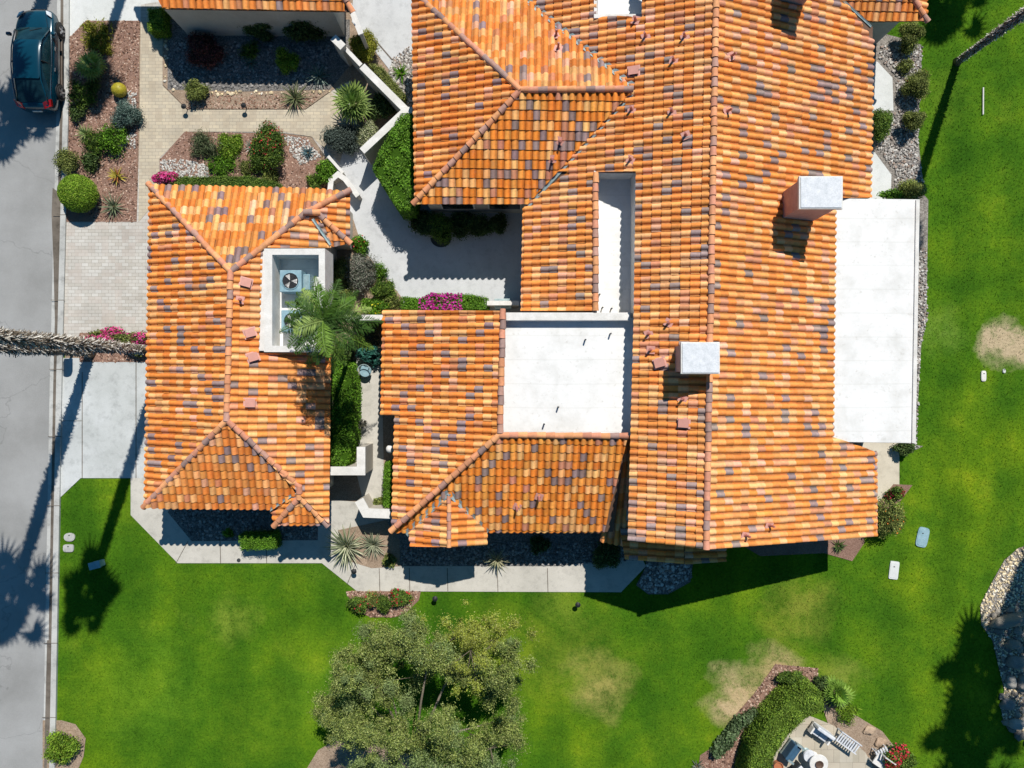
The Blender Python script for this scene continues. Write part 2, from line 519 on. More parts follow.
def roof_plane(plane, pieces, pal, parent, seed, name='roof_slope', fascia=(.16, .09, .06), shift=(0, 0)):
    rng = np.random.default_rng(seed)
    v = (plane.d - Vector((0, 0, plane.s))).normalized()       # down slope
    u = Vector((-plane.d.y, plane.d.x, 0)).normalized()
    n = u.cross(v)
    if n.z < 0:
        n = -n
    bm = bmesh.new()
    lay = bm.loops.layers.float_color.new('Col')
    hcol = {}
    for piece in pieces:
        P3 = [plane.hit(*p) for p in piece]
        L = [((p - plane.o).dot(u), (p - plane.o).dot(v)) for p in P3]
        m = len(L)
        area = sum(L[i][0] * L[(i + 1) % m][1] - L[(i + 1) % m][0] * L[i][1] for i in range(m))
        if area < 0:
            L, P3 = L[::-1], P3[::-1]
        us, vs = [a for a, _ in L], [b for _, b in L]
        i0, i1 = math.floor((min(us) - shift[0]) / PU) - 1, math.ceil((max(us) - shift[0]) / PU) + 1
        j0, j1 = math.floor((min(vs) - shift[1]) / PV) - 1, math.ceil((max(vs) - shift[1]) / PV) + 1
        b2 = bmesh.new()
        l2 = b2.loops.layers.float_color.new('Col')
        for i in range(i0, i1):
            for j in range(j0, j1):
                cu, cv = i * PU + PU / 2 + shift[0], j * PV + PV / 2 + shift[1]
                out = False
                for q in range(m):
                    ax, ay = L[q]
                    bx, by = L[(q + 1) % m]
                    ln = math.hypot(bx - ax, by - ay) + 1e-9
                    if ((bx - ax) * (cv - ay) - (by - ay) * (cu - ax)) / ln < -.30:
                        out = True
                        break
                if out:
                    continue
                hh = hcol.get((i, j))
                if hh is None:
                    w = np.array([p[0] for p in pal], float)
                    k = rng.choice(len(pal), p=w / w.sum())
                    c = np.array(pal[k][1]) * rng.uniform(.82, 1.14) * (1 + rng.uniform(-.05, .05, 3))
                    hh = (c, rng.uniform(-.010, .010), rng.uniform(-.012, .012), rng.uniform(-.014, .014), rng.uniform(0, .010))
                    hcol[(i, j)] = hh
                c, du, dv, sk, dz = hh
                rows = []
                for (vv, zz, s0) in ((cv - PV / 2 - .05, -.004, 0), (cv + PV / 2 + dv, .030 + dz, 1), (cv + PV / 2 + dv, .002, 1)):
                    row = []
                    for (uu, h) in _arc:
                        x = i * PU + shift[0] + uu + du + sk * (s0 - .5)
                        hs = h * (1.0 if s0 else .93)
                        p = plane.o + x * u + vv * v + (hs + zz) * n
                        row.append(b2.verts.new(p))
                    rows.append(row)
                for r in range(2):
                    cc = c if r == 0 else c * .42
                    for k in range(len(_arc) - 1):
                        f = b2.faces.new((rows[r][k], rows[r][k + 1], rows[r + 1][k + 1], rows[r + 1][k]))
                        c3 = cc * (.60 if k >= 7 else .85 if k == 0 else 1)  # pan and barrel foot darker: shade between tile rows put into the colour
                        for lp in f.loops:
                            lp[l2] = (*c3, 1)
        for q in range(m):
            A, B = P3[q], P3[(q + 1) % m]
            e = (B - A)
            if e.length < 1e-4:
                continue
            nn = e.cross(n).normalized()
            cen = sum(P3, Vector()) / m
            if (cen - A).dot(nn) > 0:
                nn = -nn
            geo = b2.verts[:] + b2.edges[:] + b2.faces[:]
            bmesh.ops.bisect_plane(b2, geom=geo, plane_co=A, plane_no=nn, clear_outer=True, dist=1e-5)
        # solid deck under the tiles
        top = [b2.verts.new(p - n * .012) for p in P3]
        bot = [b2.verts.new(p - n * .16) for p in P3]
        fs = [b2.faces.new(top), b2.faces.new(bot[::-1])]
        fs += [b2.faces.new((top[q], bot[q], bot[(q + 1) % m], top[(q + 1) % m])) for q in range(m)]
        for f in fs:
            for lp in f.loops:
                lp[l2] = (*fascia, 1)
        tmp = bpy.data.meshes.new('t')
        b2.to_mesh(tmp)
        b2.free()
        bm.from_mesh(tmp)
        bpy.data.meshes.remove(tmp)
    base = wloc(parent)
    bmesh.ops.translate(bm, verts=bm.verts[:], vec=-base)
    me = bpy.data.meshes.new(name)
    bm.to_mesh(me)
    bm.free()
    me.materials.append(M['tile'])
    o = bpy.data.objects.new(name, me)
    return link(o, parent)


def ridge_cap(a, b, parent, seed, pal=PAL_CAP, r=.13, lift=.05, seg=.38, name='ridge_cap'):
    """overlapping barrel tiles from a down (or along) to b"""
    rng = np.random.default_rng(seed)
    a, b = Vector(a), Vector(b)
    d = (b - a)
    L = d.length
    d.normalize()
    s = d.cross(Vector((0, 0, 1))).normalized()
    up = s.cross(d)
    n = max(1, round(L / seg))
    st = L / n
    V, F, C = [], [], []
    A = 9
    for i in range(n):
        cc = vary(rng, pal, 1, lo=.82, hi=1.12)[0]
        j = rng.uniform(-.012, .012)
        base = len(V)
        for (t, rr, z) in ((i * st - .05, r * .88, 0), ((i + 1) * st, r * 1.06, .022), ((i + 1) * st, r * .90, .0)):
            for k in range(A):
                an = math.pi * k / (A - 1)
                V.append(a + d * t + s * (math.cos(an) * rr + j) + up * (math.sin(an) * rr * 1.0 + z + lift - .03))
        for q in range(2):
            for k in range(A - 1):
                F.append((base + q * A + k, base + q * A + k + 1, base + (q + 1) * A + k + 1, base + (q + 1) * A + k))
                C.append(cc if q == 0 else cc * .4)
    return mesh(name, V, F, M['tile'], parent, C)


def flashing(a, b, parent, w=.09, lift=.075):
    a, b = Vector(a), Vector(b)
    d = (b - a).normalized()
    s = d.cross(Vector((0, 0, 1))).normalized() * w
    z = Vector((0, 0, lift))
    m = MB()
    m.add([a + s + z, a - s + z, b - s + z, b + s + z, a + z * .3, b + z * .3], [(0, 4, 5, 3), (4, 1, 2, 5)])
    return m.build('valley_flashing', M['metal'], parent)


VENT = {}


def vents(parent, plane, pts, seed):
    rng = random.Random(seed)
    for (px, py, big) in pts:
        p = plane.hit(px, py)
        n = (Vector((0, 0, 1)) + plane.d * plane.s).normalized()
        key = 'b' if big else 's'
        if key not in VENT:
            m = MB()
            col = (.62, .30, .24)
            if big:
                m.box((-.26, -.22, .05), (.26, .22, .09), (.66, .36, .30))
                m.box((-.20, -.17, .10), (.20, .17, .20), (.62, .30, .24))
                m.box((-.14, -.19, .12), (.14, -.165, .17), (.03, .02, .02))
            else:
                m.box((-.17, -.16, .06), (.17, .16, .085), col)
                m.lathe((0, 0, .08), [(.09, 0), (.05, .05), (.045, .30), (.02, .30)], 10, (.42, .16, .13))
            o = m.build('vent', M['paint'], None, cols=True)
            o.parent = parent
            VENT[key] = o
        else:
            o = VENT[key].copy()
            link(o, parent)
            o.parent = parent
        o.location = p - wloc(parent)
        q = Vector((0, 0, 1)).rotation_difference(n)
        o.rotation_mode = 'QUATERNION'
        o.rotation_quaternion = q @ Matrix.Rotation(rng.uniform(-.5, .5), 3, 'Z').to_quaternion()


# ================================================================== GROUND
BIG = 400
mesh('lawn', [(-BIG, -BIG, 0), (BIG, -BIG, 0), (BIG, BIG, 0), (-BIG, BIG, 0)], [(0, 1, 2, 3)], M['lawn'])['kind'] = 'structure'
EDGE = [(60, -900), (57, 100), (50, 384), (43, 768), (36, 1700)]     # road edge
off = lambda k: [(x + k, y) for x, y in EDGE]
sheet('road', [(-700, -900)] + EDGE + [(-700, 1700)], .012, M['asphalt'])
sheet('gutter', EDGE + off(12)[::-1], .020, M['kerb'])
sheet('gutter_channel', off(3.6) + off(7.4)[::-1], .026, M['dirtline'], block=False)
sheet('kerb', off(7.6) + off(13)[::-1], 0, M['kerb'], h=.11, block=False)
sheet('gutter_dirt', [(53, 188), (60, 193), (59.6, 255), (57.5, 325), (55.5, 330), (53.8, 262), (52, 215)], .029, M['dirtline'], block=False)
sheet('gutter_dirt', [(47.5, 640), (51, 640), (50.4, 720), (47, 768), (44.5, 768), (46, 700)], .029, M['dirtline'], block=False)
for y in (215, 300, 369, 436, 505, 572, 642, 716):      # joints in the kerb
    x = 57 - (y - 100) * .0207
    sheet('kerb_joint', [(x - .5, y), (x + 13, y), (x + 13, y + .7), (x - .5, y + .7)], .112, M['dirtline'], block=False)
sheet('yard_soil', [(62, -160), (440, -160), (440, 300), (420, 560), (335, 560), (178, 562), (131, 515), (131, 470), (66, 470)], .008, M['tanmulch'])
sheet('forecourt', [(70, -160), (170, -160), (170, 22), (86, 22), (69, 41), (69, 206), (64, 206)], .024, M['padc'])
sheet('paved_drive', [(141, 5), (170, 0), (163, 86), (187, 110), (306, 110), (331, 92), (350, 75), (362, 153), (330, 163), (312, 137), (283, 133),
                      (187, 132), (160, 160), (160, 190), (185, 345), (64, 336), (66, 206), (137, 222), (141, 100)], .028, M['pavers'])
sheet('front_walk', [(141, 22), (164, 22), (163, 86), (187, 110), (306, 110), (331, 92), (352, 120), (340, 163), (312, 137), (283, 132), (187, 132), (160, 158), (158, 200), (139, 222)], .036, M['walkpavers'])
sheet('driveway', [(63, 358), (175, 358), (175, 478), (81, 478), (61, 497)], .030, M['concrete'])
for x0, y0, x1, y1 in ((82.2, 372, 83, 478), (136, 358, 136.8, 478), (61, 420.5, 82, 421.1)):
    sheet('driveway_joint', [(x0, y0), (x1, y0), (x1, y1), (x0, y1)], .034, M['dirtline'], block=False)
sheet('planting_bed', [(86, 21), (140, 21), (137, 222), (97, 222), (64, 222), (66, 190), (68, 40)], .032, M['mulch'])
sheet('planting_bed', [(163, 10), (163, 85), (187, 109), (306, 109), (330, 92), (352, 80), (352, 10)], .040, M['tanmulch'])
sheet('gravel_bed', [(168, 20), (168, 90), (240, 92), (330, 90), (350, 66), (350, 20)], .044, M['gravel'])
sheet('planting_bed', [(185, 132), (283, 134), (307, 138), (323, 157), (336, 195), (160, 200), (160, 160)], .040, M['mulch'])
sheet('planting_bed', [(80, 333), (185, 333), (185, 362), (80, 362)], .038, M['mulch'])
sheet('courtyard', [(330, 163), (345, 140), (420, 140), (545, 190), (545, 316), (400, 316), (345, 250), (340, 205)], .030, M['blueconc'])
sheet('side_garden_soil', [(345, 212), (330, 500), (400, 500), (400, 318), (404, 300), (363, 249), (352, 215)], .036, M['tanmulch'])
sheet('side_path', [(357, 340), (381, 340), (384, 470), (393, 510), (365, 508), (356, 470), (354, 440)], .042, M['walk'])
sheet('entry_court', [(362, -200), (440, -200), (440, 60), (425, 120), (388, 68), (352, 22)], .030, M['blueconc'])
sheet('gravel_bed', [(393, 60), (440, 40), (440, 125), (405, 112), (385, 80)], .038, M['pebbed'])
sheet('entry_joint', [(368, 31), (393, 60), (392, 61), (367, 32)], .036, M['dirtline'], block=False)
sheet('walkway', [(131, 478), (185, 478), (185, 505), (300, 505), (335, 500), (400, 505), (400, 560), (640, 555), (646, 566), (621, 592), (357, 591),
                  (322, 563), (178, 563), (131, 515)], .030, M['walk'])
for x0, y0, x1, y1 in ((220, 540, 220.6, 563), (266, 541, 266.6, 563), (356, 562, 347, 584), (379, 568, 379.6, 591), (409, 568, 409.6, 591),
                       (447, 568, 447.6, 591), (497, 568, 497.6, 592), (547, 568, 547.6, 592), (176, 563, 188, 541)):
    sheet('walkway_joint', [(x0, y0), (x0 + .7, y0), (x1 + .7, y1), (x1, y1)], .034, M['dirtline'], block=False)
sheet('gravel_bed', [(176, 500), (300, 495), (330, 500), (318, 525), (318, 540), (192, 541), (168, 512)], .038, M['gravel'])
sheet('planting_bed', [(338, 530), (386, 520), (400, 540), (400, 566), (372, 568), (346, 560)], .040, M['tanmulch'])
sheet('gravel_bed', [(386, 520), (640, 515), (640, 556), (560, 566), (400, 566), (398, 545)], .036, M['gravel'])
sheet('gravel_bed', [(640, 515), (700, 515), (690, 582), (668, 594), (648, 594), (636, 585), (646, 566)], .036, M['gravel'])
sheet('planting_bed', [(346, 591), (421, 591), (419, 600), (408, 611), (395, 617), (372, 617), (356, 611)], .030, M['mulch'])
sheet('planting_bed', [(700, 520), (866, 520), (864, 543), (852, 561), (824, 553), (760, 556)], .026, M['mulch'])
sheet('patio_path', [(840, 430), (899, 430), (899, 485), (890, 500), (875, 515), (835, 515)], .032, M['beige'])
sheet('planting_bed', [(893, 484), (912, 485), (900, 501), (876, 516), (876, 505)], .038, M['mulch'])
sheet('pebble_bed_soil', [(868, 30), (900, 38), (921, 45), (921, 80), (917, 130), (924, 195), (928, 200), (926, 320), (921, 345), (915, 445), (923, 446), (915, 450), (850, 450), (850, 30)], .024, M['pebbed'])
sheet('stepping_pad', [(860, 62), (877, 62), (892, 78), (893, 111), (860, 111)], .040, M['padc'])
sheet('stepping_pad', [(860, 150), (874, 152), (891, 175), (890, 210), (860, 210)], .040, M['padc'])
sheet('planting_bed', [(43, 720), (62, 720), (76, 724), (86, 738), (84, 756), (76, 775), (70, 800), (43, 800)], .028, M['tanmulch'])
sheet('planting_bed', [(307, 768), (318, 750), (332, 742), (360, 735), (400, 745), (420, 768), (425, 830), (310, 830)], .022, M['tanmulch'])
sheet('planting_bed', [(775, 664), (818, 668), (816, 690), (760, 780), (740, 830), (690, 830), (700, 755), (715, 745), (735, 715), (757, 690)], .026, M['mulch'])
sheet('planting_bed', [(832, 700), (862, 719), (882, 731), (897, 750), (905, 790), (850, 790), (820, 700)], .028, M['tanmulch'])
sheet('patio', [(806, 714), (833, 725), (865, 752), (885, 790), (880, 900), (700, 900), (745, 800), (775, 745)], .036, M['patiostone'])
sheet('pebble_bed_soil', [(1060, 535), (1018, 548), (1004, 560), (990, 585), (980, 605), (981, 625), (992, 640), (998, 665), (1004, 690), (1000, 705), (1003, 722), (1030, 745), (1100, 745), (1100, 535)], .026, M['pebbed'])

# ================================================================== MAIN HOUSE
HO = Vector((5, 2, 0))
house = thing('house', HO, 'large main house with sprawling orange barrel tile roofs around white flat roofs', 'house')


def gp(x, y, z=0):   # already ground pixels
    return Vector(((x - 512) / S, (384 - y) / S, z))


def walls(parent, poly, z1, z0=0.0, mat='stucco', name='wall'):
    return MB().prism([gp(x, y) for x, y in poly], z0, z1).build(name, M[mat], parent)


ridge_ref = (711, 274, 6.1)
MW, ME = Plane(*ridge_ref, 'L'), Plane(*ridge_ref, 'R')
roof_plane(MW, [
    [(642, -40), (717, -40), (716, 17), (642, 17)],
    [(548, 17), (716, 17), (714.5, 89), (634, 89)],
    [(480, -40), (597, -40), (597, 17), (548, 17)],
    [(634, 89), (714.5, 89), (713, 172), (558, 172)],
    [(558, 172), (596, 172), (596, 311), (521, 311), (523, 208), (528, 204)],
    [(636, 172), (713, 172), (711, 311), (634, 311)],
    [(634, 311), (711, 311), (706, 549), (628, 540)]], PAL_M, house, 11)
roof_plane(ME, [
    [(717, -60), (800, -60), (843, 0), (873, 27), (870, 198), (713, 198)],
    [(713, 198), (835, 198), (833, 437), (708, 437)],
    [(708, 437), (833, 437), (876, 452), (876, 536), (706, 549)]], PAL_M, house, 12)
RB = (577, 90, 5.08)
BS, BN, BW = Plane(*RB, 'D'), Plane(*RB, 'U'), Plane(520, 90, 5.08, 'L')
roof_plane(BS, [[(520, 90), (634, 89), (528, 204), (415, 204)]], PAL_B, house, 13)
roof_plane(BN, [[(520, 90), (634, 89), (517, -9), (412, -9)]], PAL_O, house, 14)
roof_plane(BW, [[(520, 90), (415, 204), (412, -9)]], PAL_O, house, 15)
AW = Plane(502, 372, 4.75, 'L', .353)
AS = Plane(560, 435, 4.75, 'D', .425)
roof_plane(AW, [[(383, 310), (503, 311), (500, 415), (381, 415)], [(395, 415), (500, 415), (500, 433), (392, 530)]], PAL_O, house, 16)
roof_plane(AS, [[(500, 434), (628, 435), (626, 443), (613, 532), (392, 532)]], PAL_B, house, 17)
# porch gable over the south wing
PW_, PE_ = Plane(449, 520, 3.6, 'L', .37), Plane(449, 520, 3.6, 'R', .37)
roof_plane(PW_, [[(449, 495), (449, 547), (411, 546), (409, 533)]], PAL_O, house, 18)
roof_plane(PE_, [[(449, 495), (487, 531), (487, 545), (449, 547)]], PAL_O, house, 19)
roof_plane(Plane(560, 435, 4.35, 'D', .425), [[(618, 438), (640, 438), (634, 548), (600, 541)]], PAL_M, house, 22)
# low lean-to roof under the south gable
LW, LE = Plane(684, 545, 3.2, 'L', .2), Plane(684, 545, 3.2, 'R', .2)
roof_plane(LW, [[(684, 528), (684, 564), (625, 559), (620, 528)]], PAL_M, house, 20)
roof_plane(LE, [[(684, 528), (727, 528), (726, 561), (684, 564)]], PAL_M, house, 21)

hz = lambda pl, x, y: pl.hit(x, y)
ridge_cap(hz(MW, 716.5, -40), hz(MW, 706, 549), house, 31)
ridge_cap(hz(BS, 519, 90), hz(BS, 633, 89.5), house, 32)
ridge_cap(hz(BS, 520, 91), hz(BS, 413, 204), house, 33)
ridge_cap(hz(BN, 520, 90), hz(BN, 412, -9), house, 34)
ridge_cap(hz(AW, 503, 310), hz(AW, 500, 433), house, 35)
ridge_cap(hz(AS, 500, 435), hz(AS, 628, 436), house, 36)
ridge_cap(hz(AW, 500, 434), hz(AW, 391, 531), house, 37)
ridge_cap(hz(PW_, 449, 494), hz(PW_, 449, 547), house, 38, r=.10)
ridge_cap(hz(MW, 595.5, 174), hz(MW, 595.5, 311), house, 39)
ridge_cap(hz(ME, 876, 452), hz(ME, 876, 536), house, 40, r=.05, lift=.02)
flashing(hz(MW, 633, 91), hz(MW, 527, 206), house, w=.13, lift=.085)
flashing(hz(MW, 633, 87), hz(MW, 527, 1), house, w=.13, lift=.085)
flashing(hz(AS, 449, 492), hz(AS, 406, 534), house, w=.13, lift=.10)
flashing(hz(AS, 449, 492), hz(AS, 488, 532), house, w=.12, lift=.10)
flashing(hz(ME, 842, 0), hz(ME, 871, 27), house, w=.05, lift=.04)

# walls (ground outline, metres high)
walls(house, [(433, -10), (600, -10), (600, 213), (432, 213)], 3.30)
walls(house, [(534, 196), (616, 196), (616, 320), (532, 320)], 3.28)
walls(house, [(618, -90), (832, -90), (829, 511), (616, 508)], 3.05)
walls(house, [(622, 150), (690, 150), (688, 510), (619, 508)], 4.72, 3.0)
g0, g1, g2 = gp(617, 512), gp(673, 513), gp(829, 515)
gable = MB()
gv = [(g0.x, g0.y, 2.9), (g2.x, g2.y, 2.9), (g2.x, g2.y, 3.05), (g1.x, g1.y, 5.86), (g0.x, g0.y, 4.85)]
gable.add(gv + [(x, y + .15, z) for x, y, z in gv], [(0, 1, 2, 3, 4), (9, 8, 7, 6, 5)] + [(i, i + 5, (i + 1) % 5 + 5, (i + 1) % 5) for i in range(5)])
gable.build('gable_wall', M['stucco'], house)
walls(house, [(404, 322), (614, 322), (612, 508), (415, 508), (415, 415), (404, 414)], 2.70)
walls(house, [(496, 322), (618, 322), (616, 436), (495, 436)], 4.12, 2.7)
walls(house, [(424, 500), (486, 500), (486, 520), (424, 520)], 2.65)
walls(house, [(634, 505), (700, 505), (700, 540), (634, 540)], 2.45)
# flat roofs and their parapets
flatp = lambda x0, y0, x1, y1, z: [G(x0, y0, z), G(x1, y0, z), G(x1, y1, z), G(x0, y1, z)]
MB().prism(flatp(594, 171, 640, 316, 3.6), 3.3, 3.6).build('flat_roof', M['flat'], house)
MB().prism(flatp(503, 318, 640, 436, 4.2), 3.9, 4.2).build('flat_roof', M['flat'], house)
MB().prism(flatp(594, -30, 645, 20, 3.9), 3.5, 3.9).build('flat_roof', M['flat'], house)
MB().prism(flatp(506, 312.5, 630.5, 320.5, 4.58), 3.0, 4.58).build('parapet', M['capwhite'], house, bevel=.02)
pt = [G(835, 198, 3.75), G(918.5, 200, 3.6), G(914.5, 443, 3.6), G(832, 442, 3.75)]
pr = MB()
pr.prism(pt, 3.42, 3.70)
pr.build('patio_cover', M['flat'], house, bevel=.015)
# post row under the patio cover
for (x, y) in ((866, 232), (866, 300), (865, 368), (864, 430)):
    q = gp(x, y)
    MB().box((q.x - .12, q.y - .12, 0), (q.x + .12, q.y + .12, 3.44)).build('post', M['stucco'], house)
# white drip edge
a_, b_ = G(918.5, 200, 3.72), G(914.5, 443, 3.72)
MB().prism([(a_.x - .12, a_.y, 0), (a_.x + .02, a_.y, 0), (b_.x + .02, b_.y, 0), (b_.x - .12, b_.y, 0)], 3.705, 3.76).build('drip_edge', M['capwhite'], house)
# wall faces inside the roof wells
wz = hz(MW, 596, 240)
for (x0, y0, x1, y1, z0, z1) in ((593, 171, 597, 314, 3.6, 4.42), (594, 169, 640, 173, 3.6, 4.5), (636, 171, 640, 440, 3.6, 4.86),
                                 (594, 14, 644, 18, 3.9, 4.6), (594, -30, 597.5, 17, 3.9, 4.5)):
    zz = (z1)
    MB().prism([G(x0, y0, zz), G(x1, y0, zz), G(x1, y1, zz), G(x0, y1, zz)], z0, z1).build('well_wall', M['capwhite'], house)


def pipes(parent, pts, z):
    for (x, y) in pts:
        q = G(x, y, z)
        MB().tube([q, q + Vector((0, 0, .28))], .035, 8).build('vent_pipe', M['dark'], parent)


pipes(house, [(585, 340), (610, 334), (558, 407), (544, 424)], 4.2)
pipes(house, [(599, 295), (602, 308), (611, 309)], 3.6)


def chimney(x0, y0, x1, y1, top, zb, name='chimney'):
    """pixel box of the cap at its own height"""
    a, b = G(x0, y0, top), G(x1, y1, top)
    c = MB().box((a.x + .10, b.y + .10, zb), (b.x - .10, a.y - .10, top - .12)).build(name, M['mauve'], house)
    MB().box((a.x, b.y, top - .14), (b.x, a.y, top)).build('chimney_cap', M['capwhite'], c, bevel=.02)
    m = MB()
    mx, my = (a.x + b.x) / 2, (a.y + b.y) / 2
    wx, wy = (b.x - a.x) * .5, (a.y - b.y) * .5
    MB().box((a.x + .03, b.y + .03, top - .22), (b.x - .03, a.y - .03, top - .142)).build('corbel', M['mauve'], c)
    MB().box((mx - wx * .93, my - wy * .93, top), (mx + wx * .93, my + wy * .93, top + .03)).build('cap_plate', M['capgrey'], c, bevel=.012)
    return c


chimney(799, 176, 843, 209, 6.8, 3.9)
chimney(681, 342, 720, 374, 7.05, 5.2)
chimney(794, -50, 828, -21, 6.7, 3.9)
vents(house, MW, [(636, 21, 0), (646, 37, 0), (685, 37, 0), (674, 61, 0), (634, 72, 1), (632, 110, 0), (672, 112, 0), (686, 136, 0), (631, 160, 0),
                  (669, 323, 0), (649, 334, 0), (651, 350, 0), (660, 363, 1), (683, 399, 0), (684, 423, 1)], 1)
vents(house, ME, [(730, 57, 0), (726, 112, 0), (744, 535, 0), (768, 525, 0)], 2)
vents(house, BS, [(560, 141, 0), (552, 159, 0)], 3)
vents(house, BN, [(558, 50, 0), (556, 37, 0)], 3)
vents(house, AS, [(539, 496, 0), (517, 506, 0)], 4)
# windows and doors on the walls
def window(parent, p, ax, w, z0, z1, out):
    """p: centre on wall face (Vector), ax: unit along wall, out: outward unit"""
    def slab(w_, a, b, d0, d1):
        c = [p - ax * w_ / 2 + out * d0, p + ax * w_ / 2 + out * d0, p + ax * w_ / 2 + out * d1, p - ax * w_ / 2 + out * d1]
        return MB().prism(c, a, b)
    f = slab(w + .14, z0 - .07, z1 + .07, -.02, .05).build('window', M['capwhite'], parent)
    slab(w, z0, z1, .02, .062).build('pane', M['glass'], f)


SU = Vector((0, -1, 0)); EA = Vector((1, 0, 0))
for x in (460, 505):
    window(house, gp(x, 213), EA, 1.4, 1.0, 2.2, SU)
for x in (520, 570):
    window(house, gp(x, 508), EA, 1.6, .9, 2.1, SU)
window(house, gp(750, 515.5), EA, 2.4, .3, 2.3, SU)
window(house, gp(404, 440) + Vector((11 / S, 0, 0)), Vector((0, 1, 0)), 1.1, .9, 2.0, Vector((-1, 0, 0)))
window(house, gp(404, 370), Vector((0, 1, 0)), 1.4, .9, 2.0, Vector((-1, 0, 0)))
MB().box((gp(447, 520).x, gp(0, 521.5).y, 0), (gp(470, 0).x, gp(0, 519).y, 2.1)).build('door', M['brown'], house)

# ================================================================== GARAGE HOUSE
gar = thing('garage', (-12, -2, 0), 'hipped garage building with orange tile roof beside the driveway', 'garage')
GR = (229, 346, 4.46)
GW, GE = Plane(*GR, 'L'), Plane(*GR, 'R')
GN, GS = Plane(231, 272, 4.46, 'U'), Plane(227, 420, 4.46, 'D')
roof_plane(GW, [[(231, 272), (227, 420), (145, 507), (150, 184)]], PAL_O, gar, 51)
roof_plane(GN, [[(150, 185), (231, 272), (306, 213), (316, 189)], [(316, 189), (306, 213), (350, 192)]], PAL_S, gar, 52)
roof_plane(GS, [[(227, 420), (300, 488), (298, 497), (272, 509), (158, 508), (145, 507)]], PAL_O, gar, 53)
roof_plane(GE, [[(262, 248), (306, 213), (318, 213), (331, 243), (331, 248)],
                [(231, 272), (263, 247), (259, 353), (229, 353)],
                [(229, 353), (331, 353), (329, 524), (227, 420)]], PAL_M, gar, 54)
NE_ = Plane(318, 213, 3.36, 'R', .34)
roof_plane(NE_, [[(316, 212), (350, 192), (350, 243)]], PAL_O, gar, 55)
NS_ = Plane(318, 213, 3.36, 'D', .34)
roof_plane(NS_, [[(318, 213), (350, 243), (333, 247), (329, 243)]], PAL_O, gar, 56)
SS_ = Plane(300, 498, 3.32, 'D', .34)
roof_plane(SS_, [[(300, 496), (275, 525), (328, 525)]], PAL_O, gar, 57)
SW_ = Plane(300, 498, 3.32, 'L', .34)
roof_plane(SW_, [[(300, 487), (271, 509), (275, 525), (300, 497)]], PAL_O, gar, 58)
ridge_cap(hz(GW, 231, 271), hz(GW, 227, 421), gar, 61)
ridge_cap(hz(GW, 231, 272), hz(GW, 149, 184), gar, 62)
ridge_cap(hz(GW, 227, 420), hz(GW, 144, 507), gar, 63)
ridge_cap(hz(GN, 231, 272), hz(GN, 306, 213), gar, 64)
ridge_cap(hz(GN, 306, 213), hz(GN, 351, 190), gar, 65)
ridge_cap(hz(NE_, 317, 213), hz(NE_, 351, 244), gar, 66)
ridge_cap(hz(NE_, 304, 213), hz(NE_, 320, 213), gar, 66, r=.14, lift=.12)
ridge_cap(hz(GS, 227, 420), hz(GS, 300, 487), gar, 67)
ridge_cap(hz(SS_, 300, 486), hz(SS_, 300, 498), gar, 68, lift=.08)
ridge_cap(hz(SS_, 300, 497), hz(SS_, 328, 526), gar, 69)
ridge_cap(hz(SS_, 300, 497), hz(SS_, 274, 526), gar, 70)
flashing(hz(NE_, 313, 219), hz(NE_, 331, 245), gar, w=.06, lift=.07)
flashing(hz(GS, 298, 491), hz(GS, 270, 510), gar, w=.06, lift=.08)
walls(gar, [(193, 214), (337, 211), (337, 262), (334, 485), (188, 486)], 2.85)
walls(gar, [(337, 214), (353, 214), (353, 250), (337, 250)], 2.6)
walls(gar, [(302, 485), (330, 485), (330, 500), (302, 500)], 2.6)
vents(gar, GE, [(250, 333, 1), (253, 357, 1), (250, 403, 1), (246, 283, 1)], 6)
vents(gar, GE, [(240, 300, 0)], 7)
# garage door on the street side, with panels
gd = MB()
p0 = gp(188.3, 0).x
for k in range(4):
    gd.box((p0 - .05, gp(0, 470).y, .04 + k * .55), (p0 + .03, gp(0, 365).y, .56 + k * .55))
gd.build('garage_door', M['capwhite'], gar, bevel=.01)
window(gar, gp(250, 486), EA, 1.4, 1.0, 2.1, SU)
MB().box((gp(308, 0).x, gp(0, 501.2).y, 0), (gp(325, 0).x, gp(0, 499).y, 2.1)).build('door', M['brown'], gar)
# sunken equipment well in the garage roof
zc = 4.12
o_ = [G(264, 248.5, zc), G(325, 248.5, zc), G(325, 352, zc), G(264, 352, zc)]
xa, xb, ya, yb = o_[0].x, o_[1].x, o_[2].y, o_[0].y
tk = .26
wl = MB()
zb = 3.10
wl.box((xa, ya, zb - .3), (xa + tk + .08, yb, zc)).box((xb - tk, ya, zb - .3), (xb, yb, zc)).box((xa + tk + .08, ya, zb - .3), (xb - tk, ya + tk, zc)).box((xa + tk + .08, yb - tk, zb - .3), (xb - tk, yb, zc))
wl.build('parapet', M['capwhite'], gar)
MB().prism([G(254, 250, 4.06), G(265, 250, 4.06), G(265, 351, 4.06), G(254, 351, 4.06)], 3.6, 4.06).build('curb_flashing', M['capwhite'], gar, bevel=.02)
wf = MB().box((xa + .05, ya + .05, zb - .2), (xb - .05, yb - .05, zb)).build('flat_roof', M['flat'], gar)
acs = (1.06 * .86)


